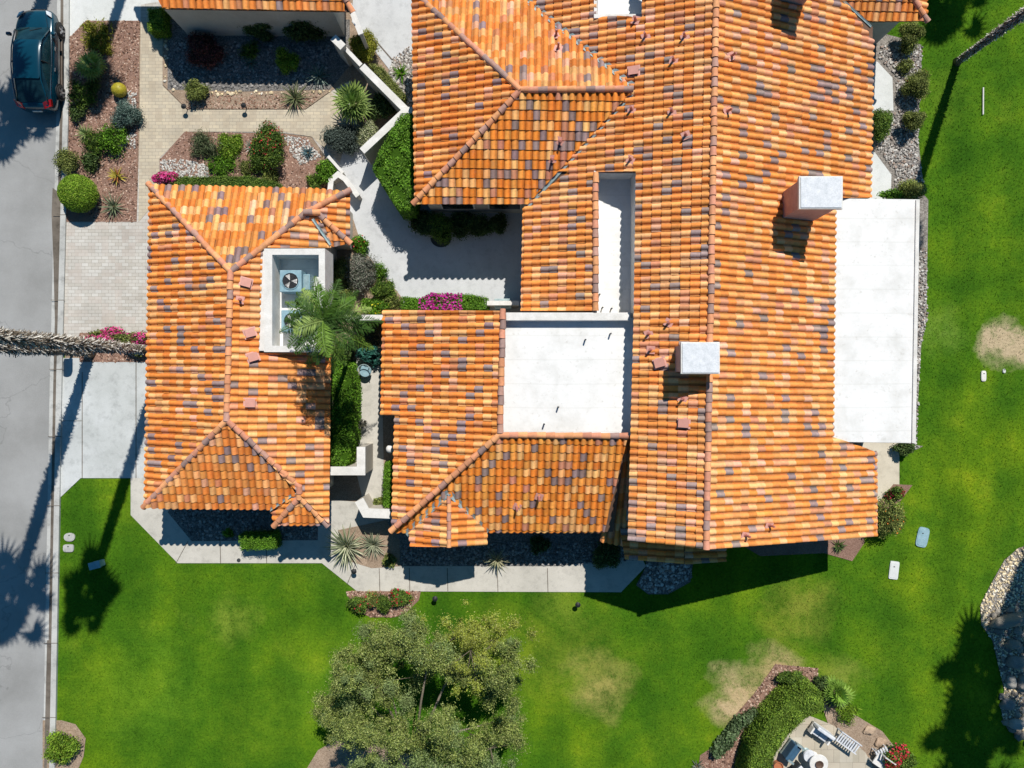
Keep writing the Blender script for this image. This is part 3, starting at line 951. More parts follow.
def ac_unit(cx, cy, z, label):
    t = thing('air_conditioner', (cx, cy, z), label, 'air conditioner', 'air conditioners in the roof well')
    w, h = .46, .80
    MB().box((cx - w, cy - w, z + .04), (cx + w, cy + w, z + h)).build('cabinet', M['teal'], t, bevel=.03)
    MB().lathe((cx, cy, z + h), [(.37, .0), (.37, .03), (.335, .035), (.33, .004), (.0, .004)], 24).build('fan_shroud', M['teal'], t)
    MB().lathe((cx, cy, z + h), [(.325, .006), (0, .007)], 24).build('fan_well', M['black'], t)
    b = MB()
    for k in range(3):
        a0 = k * 2.094
        pts = []
        for (r, d) in ((.05, -.2), (.29, -.42), (.30, .30), (.05, .25)):
            pts.append((cx + r * math.cos(a0 + d), cy + r * math.sin(a0 + d), z + h + .012 + (.012 if d > 0 else 0)))
        b.add(pts, [(0, 1, 2, 3)])
    b.build('fan_blade', M['capwhite'], t)
    g = MB()
    for r in (.1, .17, .24, .31):
        g.tube([(cx + r * math.cos(q * .3142), cy + r * math.sin(q * .3142), z + h + .05) for q in range(21)], .005, 4)
    for k in range(8):
        g.tube([(cx, cy, z + h + .055), (cx + .35 * math.cos(k * .785), cy + .35 * math.sin(k * .785), z + h + .05)], .006, 4)
    g.build('fan_grille', M['dark'], t)
    MB().box((cx + w + .014, cy - w + .12, z + .02), (cx + w + .30, cy + w - .14, z + .62)).build('side_cabinet', M['teal'], t, bevel=.02)
    lv = MB()
    for k in range(12):
        lv.box((cx + w + .05 + .018 * k, cy - w + .15, z + .62), (cx + w + .058 + .018 * k, cy + w - .17, z + .63))
    lv.build('louvre', M['metal'], t)
    MB().tube([(cx + w + .3, cy - .15, z + .3), (cx + w + .42, cy - .15, z + .28), (cx + w + .42, cy - .15, z + .02)], .025, 8).build('pipe', M['dark'], t)


q = G(290.5, 281, 3.9)
ac_unit(q.x, q.y, zb, 'blue-green rooftop air conditioner fully visible at the top of the white well')
q = G(292, 321, 3.9)
ac_unit(q.x, q.y, zb, 'blue-green rooftop air conditioner half hidden beneath the palm fronds')
for (x, y, l) in ((309, 280, .0), (311, 290, .0)):
    pass

# ================================================================== NEIGHBOUR ROOFS
nb = thing('house', (-12, 17, 0), 'neighbouring house at the top with a narrow strip of orange tile roof', 'house')
NP = Plane(250, 9.5, 2.75, 'D', .37)
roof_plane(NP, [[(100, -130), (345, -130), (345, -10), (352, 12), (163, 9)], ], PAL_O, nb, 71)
ridge_cap(hz(NP, 341, -8), hz(NP, 353, 13), nb, 72)
walls(nb, [(190, -80), (345, -80), (345, 37), (189, 36)], 2.55)
nb2 = thing('house', (18, 17, 0), 'neighbouring house corner with orange tile eave at the upper right', 'house')
TP = Plane(885, 21.5, 3.0, 'D', .37)
TP2 = Plane(926, 15, 3.0, 'R', .37)
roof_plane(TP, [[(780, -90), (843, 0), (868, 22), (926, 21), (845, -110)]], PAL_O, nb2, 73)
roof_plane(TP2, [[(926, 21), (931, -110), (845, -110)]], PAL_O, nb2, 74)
ridge_cap(hz(TP, 846, -108), hz(TP, 927, 22), nb2, 75)
walls(nb2, [(800, -90), (876, -90), (876, 44), (800, 44)], 2.8)


# ================================================================== GARDEN WALLS
def garden_wall(pts, h, w, label, capw=None, hb=0, name='garden_wall', mat='capwhite'):
    """pts: photo pixels of the top centre line"""
    P = [G(x, y, h) for x, y in pts]
    t = thing(name, (P[0].x, P[0].y, 0), label, 'wall')

    def strip(half, z0, z1, nmx, m):
        L, R = [], []
        for i, p in enumerate(P):
            d0 = (P[i] - P[i - 1]).normalized() if i else (P[1] - P[0]).normalized()
            d1 = (P[i + 1] - P[i]).normalized() if i < len(P) - 1 else d0
            a = Vector((-d0.y, d0.x, 0)); b = Vector((-d1.y, d1.x, 0))
            n = (a + b).normalized()
            k = half / max(.4, n.dot(a))
            L.append(p + n * k); R.append(p - n * k)
        mb = MB()
        for i in range(len(P) - 1):
            mb.prism([L[i], L[i + 1], R[i + 1], R[i]], z0, z1)
        o = mb.build(nmx, M[m], t)
        return o
    strip(w / 2, 0, h - .09, 'wall', 'stucco')
    strip((capw or w + .08) / 2, h - .088, h, 'coping', mat)
    return t


garden_wall([(362, 66), (406, 110), (362, 151)], 1.7, .24, 'pale V shaped garden wall wrapping the corner of the front garden')
garden_wall([(345, 48), (361, 65)], 1.5, .10, 'thin low wall section joining pilaster and pale V shaped wall')
garden_wall([(333, 37), (343, 47)], 1.8, .26, 'short pale wall pilaster at the end of the shaded front yard')
garden_wall([(349, 4), (361, 34)], 2.3, .16, 'tall stucco wing wall beside the yellow-green bush')
garden_wall([(328, 156), (343, 173)], .5, .06, 'thin low edging wall at the end of the front walk')
garden_wall([(330, 190), (331, 180), (338, 174), (345, 179), (358, 196)], .7, .16, 'low angular white wall around a small green shrub')
garden_wall([(402, 110), (412, 110)], 1.75, .2, 'small wall stub joining the V shaped wall to the main house')
garden_wall([(344, 317.5), (384, 317.5)], 2.2, .16, 'white topped wall crossing the side garden under the palm')
garden_wall([(329, 471), (361, 471), (361, 447)], 2.0, .30, 'L shaped white wall at the end of the tall narrow hedge')
garden_wall([(359, 500), (366, 513), (390, 514)], 1.5, .34, 'L shaped white wall beside the small trimmed hedge at the entry')
garden_wall([(487, 303), (519, 303)], 1.6, .12, 'short pale wall closing the courtyard below its shadow')
# gate in the shade of the L wall
gt = thing('gate', gp(346, 462), 'dark metal slatted gate in the white wall beside the entry path', 'gate')
m = MB()
for k in range(7):
    a = gp(340 + k * 2.2, 466)
    m.box((a.x, a.y - .02, .05), (a.x + .05, a.y + .02, 1.75))
m.build('slat', M['black'], gt)
a, b = gp(339, 466), gp(355.5, 466)
MB().box((a.x, a.y - .03, 1.75), (b.x, a.y + .03, 1.83)).box((a.x, a.y - .03, .05), (b.x, a.y + .03, .12)).build('rail', M['black'], gt)
# steps inside the gate


# ================================================================== PLANTS
GREEN = [(3, (.08, .155, .022)), (3, (.13, .22, .03)), (2, (.20, .29, .04)), (1, (.05, .10, .02))]
LIME = [(3, (.17, .30, .02)), (3, (.24, .38, .03)), (2, (.11, .22, .02)), (1, (.33, .42, .06))]
DARKG = [(3, (.055, .10, .028)), (3, (.085, .145, .035)), (1, (.15, .20, .06))]
OLIVE = [(3, (.18, .22, .05)), (3, (.25, .29, .07)), (2, (.34, .37, .10)), (2, (.10, .14, .04))]
GREY = [(3, (.20, .22, .17)), (3, (.30, .30, .25)), (2, (.12, .15, .10)), (1, (.42, .38, .33))]
YELL = [(3, (.36, .36, .04)), (3, (.25, .29, .03)), (1, (.46, .42, .07))]
BLUEG = [(3, (.10, .17, .14)), (3, (.16, .24, .20)), (1, (.28, .35, .30))]
BRIGHT = [(3, (.10, .24, .015)), (3, (.15, .32, .02)), (2, (.07, .16, .012)), (1, (.22, .40, .04))]
PINK = [(3, (.75, .06, .28)), (2, (.85, .16, .42)), (1, (.60, .03, .20))]
MAG = [(3, (.55, .02, .30)), (2, (.70, .08, .45)), (1, (.40, .02, .2))]
RED = [(3, (.62, .02, .05)), (2, (.75, .07, .12)), (1, (.4, .01, .02))]
YF = [(2, (.85, .75, .05)), (1, (.75, .62, .02))]
PURP = [(2, (.16, .05, .05)), (2, (.10, .06, .04)), (1, (.25, .09, .07))]


def diamonds(rng, P, Nr, size, asp=.5, jit=.7):
    n = len(P)
    Nr = Nr + rng.normal(0, jit, (n, 3))
    Nr /= np.linalg.norm(Nr, axis=1)[:, None] + 1e-9
    r = rng.normal(0, 1, (n, 3))
    T = np.cross(Nr, r); T /= np.linalg.norm(T, axis=1)[:, None] + 1e-9
    B = np.cross(Nr, T)
    s = size * rng.uniform(.6, 1.3, (n, 1))
    V = np.stack([P - T * s * .5, P + B * s * asp * .5 + Nr * s * .06, P + T * s * .5, P - B * s * asp * .5 + Nr * s * .06], 1).reshape(-1, 3)
    F = np.arange(n * 4).reshape(-1, 4)
    return V, F


def lumps(rng, D, k=9, amp=.22):
    """lumpy radius multiplier for unit directions D"""
    c = rng.normal(0, 1, (k, 3)); c /= np.linalg.norm(c, axis=1)[:, None]
    a = rng.uniform(-.6, 1, k) * amp
    return 1 + (np.exp(-((1 - D @ c.T) / .16)) * a).sum(1)


def ico(sub=2):
    bm = bmesh.new()
    bmesh.ops.create_icosphere(bm, subdivisions=sub, radius=1)
    v = np.array([x.co[:] for x in bm.verts]); f = [[q.index for q in x.verts] for x in bm.faces]
    bm.free()
    return v, f


ICO1, ICO2 = ico(1), ico(2)


def bush(label, cat, px, py, r, h, pal, name='shrub', ry=None, leaf=.095, dens=1.0, flowers=None, group=None, seed=None, sparse=False, asp=.5, amp=.22, rot=0, z0=0):
    seed = seed if seed is not None else int(px * 13 + py * 7)
    rng = np.random.default_rng(seed)
    c = G(px, py, h * .55); c.z = 0
    sc_ = (1 - h * .6 / CH) / S
    rx, ry_ = r * sc_, (ry or r) * sc_
    t = thing(name, (c.x, c.y, z0), label, cat, group)
    area = math.pi * rx * ry_ + math.pi * (rx + ry_) * h * .6
    st = np.random.default_rng(seed + 1)
    clip = amp < .1
    R3 = np.array([rx, ry_, h * .55])
    nl = 1 if clip else int(st.integers(6, 10))
    if clip:
        LC, LR = np.zeros((1, 3)), np.ones(1)
    else:
        aa = np.arange(nl) * 2.39996 + st.uniform(0, 6)
        rr = .62 * np.sqrt((np.arange(nl) + .2) / nl)
        LC = np.stack([np.cos(aa) * rr, np.sin(aa) * rr, st.uniform(-.25, .45, nl) - rr * .3], 1)
        LR = st.uniform(.36, .58, nl)
    if not clip:
        LC = LC * 1.2; LR = LR * 1.18
    n = int(area * 1100 * dens * (.085 / leaf) ** 1.6)
    li = rng.integers(0, nl, n)
    D = rng.normal(0, 1, (n, 3)); D /= np.linalg.norm(D, axis=1)[:, None]
    D[:, 2] = np.where(D[:, 2] < -.35, -D[:, 2], D[:, 2])
    if clip:
        rad = rng.uniform(.86, 1.03, n) * lumps(st, D, 12, amp)
    else:
        rad = rng.uniform(.25 if sparse else .6, 1.0, n) + rng.exponential(.07, n)
    Q = LC[li] + D * (rad * LR[li])[:, None]
    P = Q * R3 + np.array([0, 0, h * .47])
    P[:, 2] = np.maximum(P[:, 2], .03)
    if rot:
        ca, sa = math.cos(rot), math.sin(rot)
        P[:, :2] = P[:, :2] @ np.array([[ca, sa], [-sa, ca]])
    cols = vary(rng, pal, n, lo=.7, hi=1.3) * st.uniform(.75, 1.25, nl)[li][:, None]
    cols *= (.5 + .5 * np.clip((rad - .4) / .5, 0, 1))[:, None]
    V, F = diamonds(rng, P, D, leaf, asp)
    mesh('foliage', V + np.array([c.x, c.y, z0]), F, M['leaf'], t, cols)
    # woody core that closes the middle
    iv, if_ = ICO2
    cvs, cfs = [], []
    for q in range(nl):
        cv = (LC[q] + iv * (LR[q] * (.40 if sparse else .70 if nl > 1 else .86))) * R3 + np.array([0, 0, h * .47])
        if rot:
            cv[:, :2] = cv[:, :2] @ np.array([[ca, sa], [-sa, ca]])
        cv[:, 2] = np.maximum(cv[:, 2], .01)
        cfs += [[k + len(iv) * q for k in f] for f in if_]
        cvs.append(cv)
    dk = np.array(pal[0][1]) * .28
    mesh('branches', np.vstack(cvs) + np.array([c.x, c.y, z0]), cfs, M['bark'], t, np.tile(dk, (len(cfs), 1)))
    if flowers:
        fp, fn, fs = flowers
        k = int(fn)
        Df = rng.normal(0, 1, (k, 3)); Df[:, 2] = abs(Df[:, 2]) + .3
        Df /= np.linalg.norm(Df, axis=1)[:, None]
        lf = st.choice(nl, max(1, int(nl * .7)), replace=False)[rng.integers(0, max(1, int(nl * .7)), k)]
        Pf = (LC[lf] + Df * (LR[lf] * rng.uniform(.95, 1.12, k))[:, None]) * R3 + np.array([0, 0, h * .47])
        V, F = diamonds(rng, Pf, Df, fs, .8, .5)
        mesh('flowers', V + np.array([c.x, c.y, z0]), F, M['petal'], t, vary(rng, fp, k, lo=.8, hi=1.15))
    return t


def hedge(label, poly, h, pal, leaf=.09, dens=1.0, name='hedge', seed=1, flowers=None, bumpy=.08):
    rng = np.random.default_rng(seed)
    Q = [G(x, y, h) for x, y in poly]
    cx = sum(q.x for q in Q) / len(Q); cy = sum(q.y for q in Q) / len(Q)
    t = thing(name, (cx, cy, 0), label, 'hedge')
    q2 = [(q.x, q.y) for q in Q]
    ar = 0
    for i in range(len(q2)):
        a, b = q2[i], q2[(i + 1) % len(q2)]
        ar += a[0] * b[1] - b[0] * a[1]
    if ar < 0:
        q2 = q2[::-1]
    ar = abs(ar) / 2
    n = int(ar * 700 * dens * (.09 / leaf) ** 1.5)
    x0, x1 = min(a for a, _ in q2), max(a for a, _ in q2)
    y0, y1 = min(b for _, b in q2), max(b for _, b in q2)
    x = rng.uniform(x0, x1, n * 6); y = rng.uniform(y0, y1, n * 6)
    k = inpoly(x, y, q2)
    x, y = x[k][:n], y[k][:n]
    wv = np.sin(x * 4.1 + seed) * np.sin(y * 3.7 + seed * 2) + .6 * np.sin(x * 9 + 1) * np.sin(y * 8)
    P = [np.stack([x, y, h + wv * bumpy + rng.uniform(-.10, .03, len(x))], 1)]
    Nn = [np.tile([0, 0, 1.0], (len(x), 1))]
    for i in range(len(q2)):
        a, b = np.array(q2[i]), np.array(q2[(i + 1) % len(q2)])
        ln = np.linalg.norm(b - a)
        m = int(ln * h * 520 * dens * (.09 / leaf) ** 1.5)
        s = rng.uniform(0, 1, m)
        nn = np.array([(b - a)[1], -(b - a)[0]]) / ln
        pp = a + (b - a) * s[:, None] + nn * rng.uniform(-.06, .07, (m, 1))
        P.append(np.column_stack([pp, rng.uniform(.03, h, m)]))
        Nn.append(np.tile([nn[0], nn[1], .3], (m, 1)))
    P = np.vstack(P); Nn = np.vstack(Nn)
    cols = vary(rng, pal, len(P), lo=.7, hi=1.25)
    cols *= (1 + .22 * np.sin(P[:, 0] * 5 + seed) * np.sin(P[:, 1] * 4.3))[:, None]
    V, F = diamonds(rng, P, Nn, leaf, .55, .55)
    mesh('foliage', V, F, M['leaf'], t, cols)
    cen = np.array([cx, cy])
    core = [tuple(cen + (np.array(a) - cen) * .93) for a in q2]
    mb = MB().prism([Vector((a[0], a[1], 0)) for a in core], 0, h - .09, tuple(np.array(pal[0][1]) * .35))
    mb.build('branches', M['bark'], t, cols=True)
    if flowers:
        fp, fn, (fx0, fx1) = flowers
        k = P[:, 2] > h * .8
        kx = P[k]
        a, b = G(fx0, 0, h).x, G(fx1, 0, h).x
        kx = kx[(kx[:, 0] > a) & (kx[:, 0] < b)]
        kx = kx[rng.choice(len(kx), min(fn, len(kx)), replace=False)] + np.array([0, 0, .05])
        V, F = diamonds(rng, kx, np.tile([0, 0, 1.0], (len(kx), 1)), .11, .8, .5)
        mesh('flowers', V, F, M['petal'], t, vary(rng, fp, len(kx), lo=.8, hi=1.15))
    return t


def blades(rng, n, length, width, rise, droop, base=.03, segs=4, twist=.4, spread=1.0):
    """rosette of strap leaves: verts, faces"""
    V, F = [], []
    for i in range(n):
        t = i / n
        az = i * 2.39996 + rng.uniform(-.2, .2)
        el = math.radians(rise * (1 - t) + (88) * t * .8) + rng.uniform(-.12, .12)
        L = length * rng.uniform(.75, 1.1) * (1 - .25 * t)
        d = np.array([math.cos(az) * math.cos(el), math.sin(az) * math.cos(el), math.sin(el)])
        s = np.array([-math.sin(az), math.cos(az), 0])
        b = len(V)
        for k in range(segs + 1):
            u = k / segs
            p = d * (base + L * u) + np.array([0, 0, -droop * L * u * u])
            w = width * (1 - u ** 1.6) * (1 if k else .6) * .5 + .002
            up = np.array([0, 0, w * .45])
            V += [p - s * w + up, p, p + s * w + up]
        for k in range(segs):
            q = b + k * 3
            F += [(q, q + 1, q + 4, q + 3), (q + 1, q + 2, q + 5, q + 4)]
    return np.array(V), F


def rosette(label, cat, px, py, r, pal, name='agave', n=38, width=.075, rise=12, droop=.15, h=.3, group=None, stripe=None, seed=None, trunk=0):
    seed = seed if seed is not None else int(px * 3 + py * 11)
    rng = np.random.default_rng(seed)
    c = G(px, py, .25 + trunk); c.z = 0
    t = thing(name, (c.x, c.y, 0), label, cat, group)
    V, F = blades(rng, n, r / S * 1.02, width, rise, droop)
    V = V + np.array([c.x, c.y, .05 + trunk])
    V[:, 2] = np.maximum(V[:, 2], .02)
    cols = np.repeat(vary(rng, pal, n, lo=.75, hi=1.25), 8, axis=0)
    if stripe:
        cols[::2] = np.array(stripe) * rng.uniform(.8, 1.15, (len(cols[::2]), 1))
    mesh('leaves', V, F, M['leaf'], t, cols)
    MB().lathe((c.x, c.y, 0), [(.09, 0), (.08, .1 + trunk), (.03, .14 + trunk)], 8, (.12, .09, .05)).build('stem', M['bark'], t, cols=True)
    return t


def fan_leaf(rng, pet, R, nb, az, el, droop, width=.05):
    """palmate leaf; returns verts, faces"""
    V, F = [], []
    d = np.array([math.cos(az) * math.cos(el), math.sin(az) * math.cos(el), math.sin(el)])
    s = np.array([-math.sin(az), math.cos(az), 0])
    up = np.cross(d, s) * -1
    w = .02
    e = d * pet
    V += [-s * w, s * w, e + s * w, e - s * w]
    F.append((0, 1, 2, 3))
    for k in range(nb):
        a = (k / (nb - 1) - .5) * math.radians(230)
        dd = d * math.cos(a) + s * math.sin(a)
        L = R * (1 - .18 * abs(a) / 2) * rng.uniform(.9, 1.08)
        side = -d * math.sin(a) + s * math.cos(a)
        b = len(V)
        for u in (0, .45, .8, 1.0):
            p = e + dd * L * u + np.array([0, 0, -droop * L * u * u]) + up * .03 * math.sin(k * 3.1)
            ww = (width * (.25 + u * 1.6) if u < .5 else width * (1.05 * (1.02 - u) / .5)) * .5 * (1.6 if u < .9 else 1)
            V += [p - side * ww, p + side * ww]
        for q in range(3):
            F.append((b + q * 2, b + q * 2 + 1, b + q * 2 + 3, b + q * 2 + 2))
    return V, F


def fan_crown(rng, n, pet, R, nb, el0, el1, droop, width, rag=.2, jit=.2):
    V, F, C = [], [], []
    for i in range(n):
        t = i / (n - 1)
        v, f = fan_leaf(rng, pet * rng.uniform(1 - rag, 1 + .1), R * rng.uniform(.85 - rag * .2, 1.1), nb, i * 2.39996 + rng.uniform(-jit, jit), math.radians(el0 + (el1 - el0) * t) + rng.uniform(-.1, .1), droop * (1.3 - t), width)
        b = len(V)
        V += v
        F += [tuple(q + b for q in x) for x in f]
        C.append((t, len(f)))
    return np.array(V), F, C


def small_fan_palm(label, px, py, r, h, pal, n=20, name='fan_palm', seed=3, cat='palm'):
    rng = np.random.default_rng(seed)
    c = G(px, py, h + .2); c.z = 0
    t = thing(name, (c.x, c.y, 0), label, cat)
    R = r / S * .95
    V, F, C = fan_crown(rng, n, R * .45, R * .62, 13, 5, 75, .30, .05, .5, .6)
    cols = np.vstack([np.tile(vary(rng, pal, 1, lo=.8, hi=1.2) * (.75 + .4 * tt), (k, 1)) for tt, k in C])
    cols *= rng.uniform(.75, 1.25, (len(cols), 1))
    V = V + np.array([c.x, c.y, h]); V[:, 2] = np.maximum(V[:, 2], .03)
    mesh('fronds', V, F, M['leaf'], t, cols)
    MB().tube([(c.x, c.y, 0), (c.x, c.y, h * .5), (c.x, c.y, h)], [.17, .15, .12], 9, (.16, .11, .07)).build('trunk', M['bark'], t, cols=True)
    return t


def feather_crown(rng, n, L, pal, el0=5, el1=80, leaf=.38, m=34):
    V, F, C = [], [], []
    for i in range(n):
        t = i / n
        az = i * 2.39996
        el = math.radians(el0 + (el1 - el0) * t ** 1.3)
        s = np.array([-math.sin(az), math.cos(az), 0])
        hd = np.array([math.cos(az), math.sin(az), 0])
        col = vary(rng, pal, 1, lo=.8, hi=1.2)[0]
        pts = []
        LL = L * rng.uniform(.85, 1.08) * (1 - .15 * t)
        for k in range(m + 1):
            u = k / m
            pts.append(hd * LL * u * math.cos(el) + np.array([0, 0, 1]) * (LL * (u * math.sin(el) - (.55 - .1 * t) * u * u)) + s * .1 * math.sin(u * 2 + i) * u)
        for k in range(m):
            a, b = pts[k], pts[k + 1]
            w = .02
            q = len(V)
            V += [a - s * w, a + s * w, b + s * w, b - s * w]
            F.append((q, q + 1, q + 2, q + 3)); C.append(col * .9)
            if k < 3:
                continue
            d = (b - a) / np.linalg.norm(b - a)
            u = k / m
            ll = leaf * math.sin(math.pi * (.15 + .80 * u)) * rng.uniform(.8, 1.15)
            for sg in (-1, 1):
                e = (s * sg * .85 + d * .55 + np.array([0, 0, rng.uniform(-1.0, .25)]))
                e /= np.linalg.norm(e)
                tip = a + e * ll + np.array([0, 0, -.12 * ll])
                mid = a + e * ll * .5
                q = len(V)
                V += [a, mid + d * .020, tip, mid - d * .020]
                F.append((q, q + 1, q + 2, q + 3))
                C.append(col * rng.uniform(.75, 1.25))
    return np.array(V), F, np.array(C)


# --- tall shaggy fan palms (one built, the rest copied) ------------------------
SHAG = [(3, (.50, .46, .40)), (3, (.22, .18, .14)), (3, (.07, .055, .04)), (2, (.70, .66, .60))]


def tall_palm():
    rng = np.random.default_rng(5)
    Hh = 15.0
    t = thing('palm_tree', (0, 0, 0), '', 'palm tree', 'tall palms around the property')
    pts = [(0, 0, -.05), (0, 0, .4), (.05, 0, 5), (.1, .03, 10), (0, 0, Hh)]
    MB().tube(pts, [.28, .20, .17, .15, .14], 14, (.20, .16, .12)).build('trunk', M['bark'], t, True, cols=True)
    n = 6500
    z = .3 + (Hh - .5) * rng.uniform(0, 1, n) ** .8
    az = rng.uniform(0, 6.283, n)
    grow = np.clip((z - 1.5) / 3, .25, 1)
    L = rng.uniform(.10, .30, n) * (.4 + .6 * grow)
    r0 = .17 - .002 * z
    hd = np.stack([np.cos(az), np.sin(az), np.zeros(n)], 1)
    s = np.stack([-np.sin(az), np.cos(az), np.zeros(n)], 1)
    A = hd * r0[:, None] + np.stack([np.zeros(n), np.zeros(n), z], 1)
    out = rng.uniform(.25, .85, n)
    dn = rng.uniform(-.9, .25, n)
    E = A + hd * (L * out)[:, None] + np.array([0, 0, 1]) * (L * dn)[:, None] + s * (rng.normal(0, .25, n) * L)[:, None]
    w = rng.uniform(.012, .035, (n, 1))
    V = np.stack([A - s * w, A + s * w, E + s * w * .4, E - s * w * .4], 1).reshape(-1, 3)
    mesh('husk', V, np.arange(n * 4).reshape(-1, 4), M['bark'], t, vary(rng, SHAG, n, lo=.7, hi=1.3))
    V, F, C = fan_crown(rng, 42, 1.35, .88, 12, -35, 80, .35, .10, .8, .7)
    cols = np.vstack([np.tile(vary(rng, GREEN, 1) * 1.1 if tt > .2 else np.array([[.30, .24, .12]]), (k, 1)) for tt, k in C])
    mesh('fronds', V + np.array([0, 0, Hh + .15]), F, M['leaf'], t, cols)
    return t


proto = tall_palm()


def place_palm(t, px, py, hgt, label, wide=1.0, rz=0, lean=(0, 0)):
    p = G(px, py)
    t.location = p
    t.scale = (wide, wide, hgt / 15)
    t.rotation_euler = (lean[0], lean[1], rz)
    t['label'] = label
    return t


def dup(root):
    r = root.copy(); COL.objects.link(r)
    for ch in root.children:
        c = ch.copy(); COL.objects.link(c); c.parent = r
    return r


PALMS = [
    (91, 352, 15.6, 'shaggy palm trunk leaning out of frame at left, thicker one nearer the kerb', 1.15, 0),
    (166, 352, 15.2, 'thinner shaggy palm trunk beside the garage eave and pink flowers', .95, 1.3),
    (957, 62, 11.0, 'bare dark palm trunk rising from the lawn at the upper right', .8, 2.1),
    (1077, 440, 14.6, 'tall palm right of the frame, its round crown shadow beside the pebble bed', 1.3, 0),
    (1078, 470, 17.0, 'taller palm right of the frame, its crown shadow lowest on the lawn', 1.4, 0),
    (142, -66, 9.6, 'palm beyond the top edge shading the narrow left planting bed', .8, 1.1),
    (68, -78, 12.4, 'palm beyond the top edge whose crown shadow falls behind the parked car', 1.15, .7),
    (1012, -205, 13.0, 'palm beyond the top right edge with its crown shadow on the lawn', 1.15, .2),
]
for i, (px, py, hg, lb, wd, rz) in enumerate(PALMS):
    place_palm(proto if i == 0 else dup(proto), px, py, hg, lb, wd, rz, (0, (-.07 if i == 3 else -.055)) if i in (3, 4) else (0, 0))

# --- left planting bed
bush('yellow-green spiky shrub at the top of the left planting bed', 'shrub', 94, 35, 16, .7, YELL, sparse=True, leaf=.18, asp=.22)
small_fan_palm('small fan palm second from the top in the left planting bed', 91, 65, 20, .6, [(1, (.30, .38, .08)), (1, (.42, .48, .15))], 18)
bush('dark bushy shrub beside the rear of the parked car', 'shrub', 80, 95, 16, .9, GREEN, leaf=.15, asp=.22, sparse=True)
bush('blue-green rounded shrub below the golden barrel cactus', 'shrub', 124, 115, 14, .8, BLUEG, leaf=.07)
bush('green shrub with bright tips at the middle of the left bed', 'shrub', 112, 138, 16, .8, BRIGHT, leaf=.14, asp=.3, sparse=True)
bush('dark spreading shrub in the palm shadow of the left bed', 'shrub', 95, 141, 14, .7, GREEN, leaf=.2, asp=.15, sparse=True)
bush('grey-green shrub overhanging the kerb above the round lime bush', 'shrub', 66, 160, 13, .7, OLIVE, leaf=.08, sparse=True)
rosette('light green spiky plant between the blue-green and kerb shrubs', 'agave', 84, 133, 13, [(2, (.26, .34, .12)), (1, (.16, .22, .08))], n=36, width=.06, rise=14)
rosette('small orange-tipped agave low in the left planting bed', 'agave', 115, 175, 12, [(2, (.45, .38, .07)), (1, (.45, .18, .06))], n=26, width=.09)
bush('round clipped lime green bush on the kerb', 'bush', 77, 193, 18.5, 1.25, LIME, name='round_bush', leaf=.06, dens=1.5, amp=.04)
rosette('spiky grey-green agave at the bottom corner of the left bed', 'agave', 112, 206, 17, [(2, (.18, .22, .12)), (1, (.24, .26, .17))], n=40, width=.06, rise=8)
bush('low dark shrub below the middle shrubs of the left bed', 'shrub', 90, 160, 11, .5, DARKG, leaf=.1, sparse=True)
bush('sparse yellow tufted plant beside the palm shadow strip', 'plant', 106, 48, 8, .4, YELL, leaf=.16, asp=.15, sparse=True)
bush('low olive shrub between the fan palm and the dark shrub', 'shrub', 92, 83, 8, .5, OLIVE, leaf=.12, asp=.3, sparse=True)
bush('dark fine leafed shrub hugging the kerb beside the car', 'shrub', 76, 112, 9, .5, DARKG, leaf=.09, sparse=True)
bush('wispy green shrub in the upper corner between walk and pebbles', 'shrub', 246, 168, 9, .4, OLIVE, leaf=.16, asp=.18, sparse=True)
bush('pale green tuft beside the dark shrub near the neighbouring wall', 'shrub', 250, 50, 10, .6, GREEN, leaf=.16, asp=.2, sparse=True)
bush('airy light green shrub between garage wall and silver shrub', 'shrub', 345, 295, 12, .9, OLIVE, leaf=.12, asp=.25, sparse=True)
bush('yellow-green fluffy shrub right beside the silver shrub', 'shrub', 380, 270, 9, .6, BRIGHT, leaf=.12, asp=.25, sparse=True)
bush('small mixed shrub low between the palm and flowering hedge', 'shrub', 392, 302, 9, .6, OLIVE, leaf=.1, sparse=True)
# golden barrel cactus
c = G(119, 90, .3)
cact = thing('barrel_cactus', (c.x, c.y, 0), 'round golden barrel cactus among white pebbles', 'cactus')
bm = bmesh.new(); bmesh.ops.create_uvsphere(bm, u_segments=48, v_segments=14, radius=.33)
for v in bm.verts:
    a = math.atan2(v.co.y, v.co.x); k = 1 + .06 * math.cos(a * 24) * (1 - abs(v.co.z) / .33)
    v.co.x *= k; v.co.y *= k; v.co.z = v.co.z * .9 + .28
    v.co += Vector((c.x, c.y, 0))
vs = [v.co[:] for v in bm.verts]; fs = [tuple(q.index for q in f.verts) for f in bm.faces]; bm.free()
mesh('body', vs, fs, M['paint'], cact, np.tile([.40, .34, .02], (len(fs), 1)), True)
rng = np.random.default_rng(2)
D = rng.normal(0, 1, (700, 3)); D[:, 2] = abs(D[:, 2]); D /= np.linalg.norm(D, axis=1)[:, None]
V, F = diamonds(rng, D * np.array([.34, .34, .31]) + np.array([c.x, c.y, .28]), D, .05, .2, 1.0)
mesh('spines', V, F, M['petal'], cact, np.tile([.62, .52, .12], (700, 1)))

hedge('small clipped lime green hedge block beside the neighbouring house corner', [(147, 8), (162, 7), (163, 30), (148, 31)], .8, LIME, seed=2, leaf=.07)
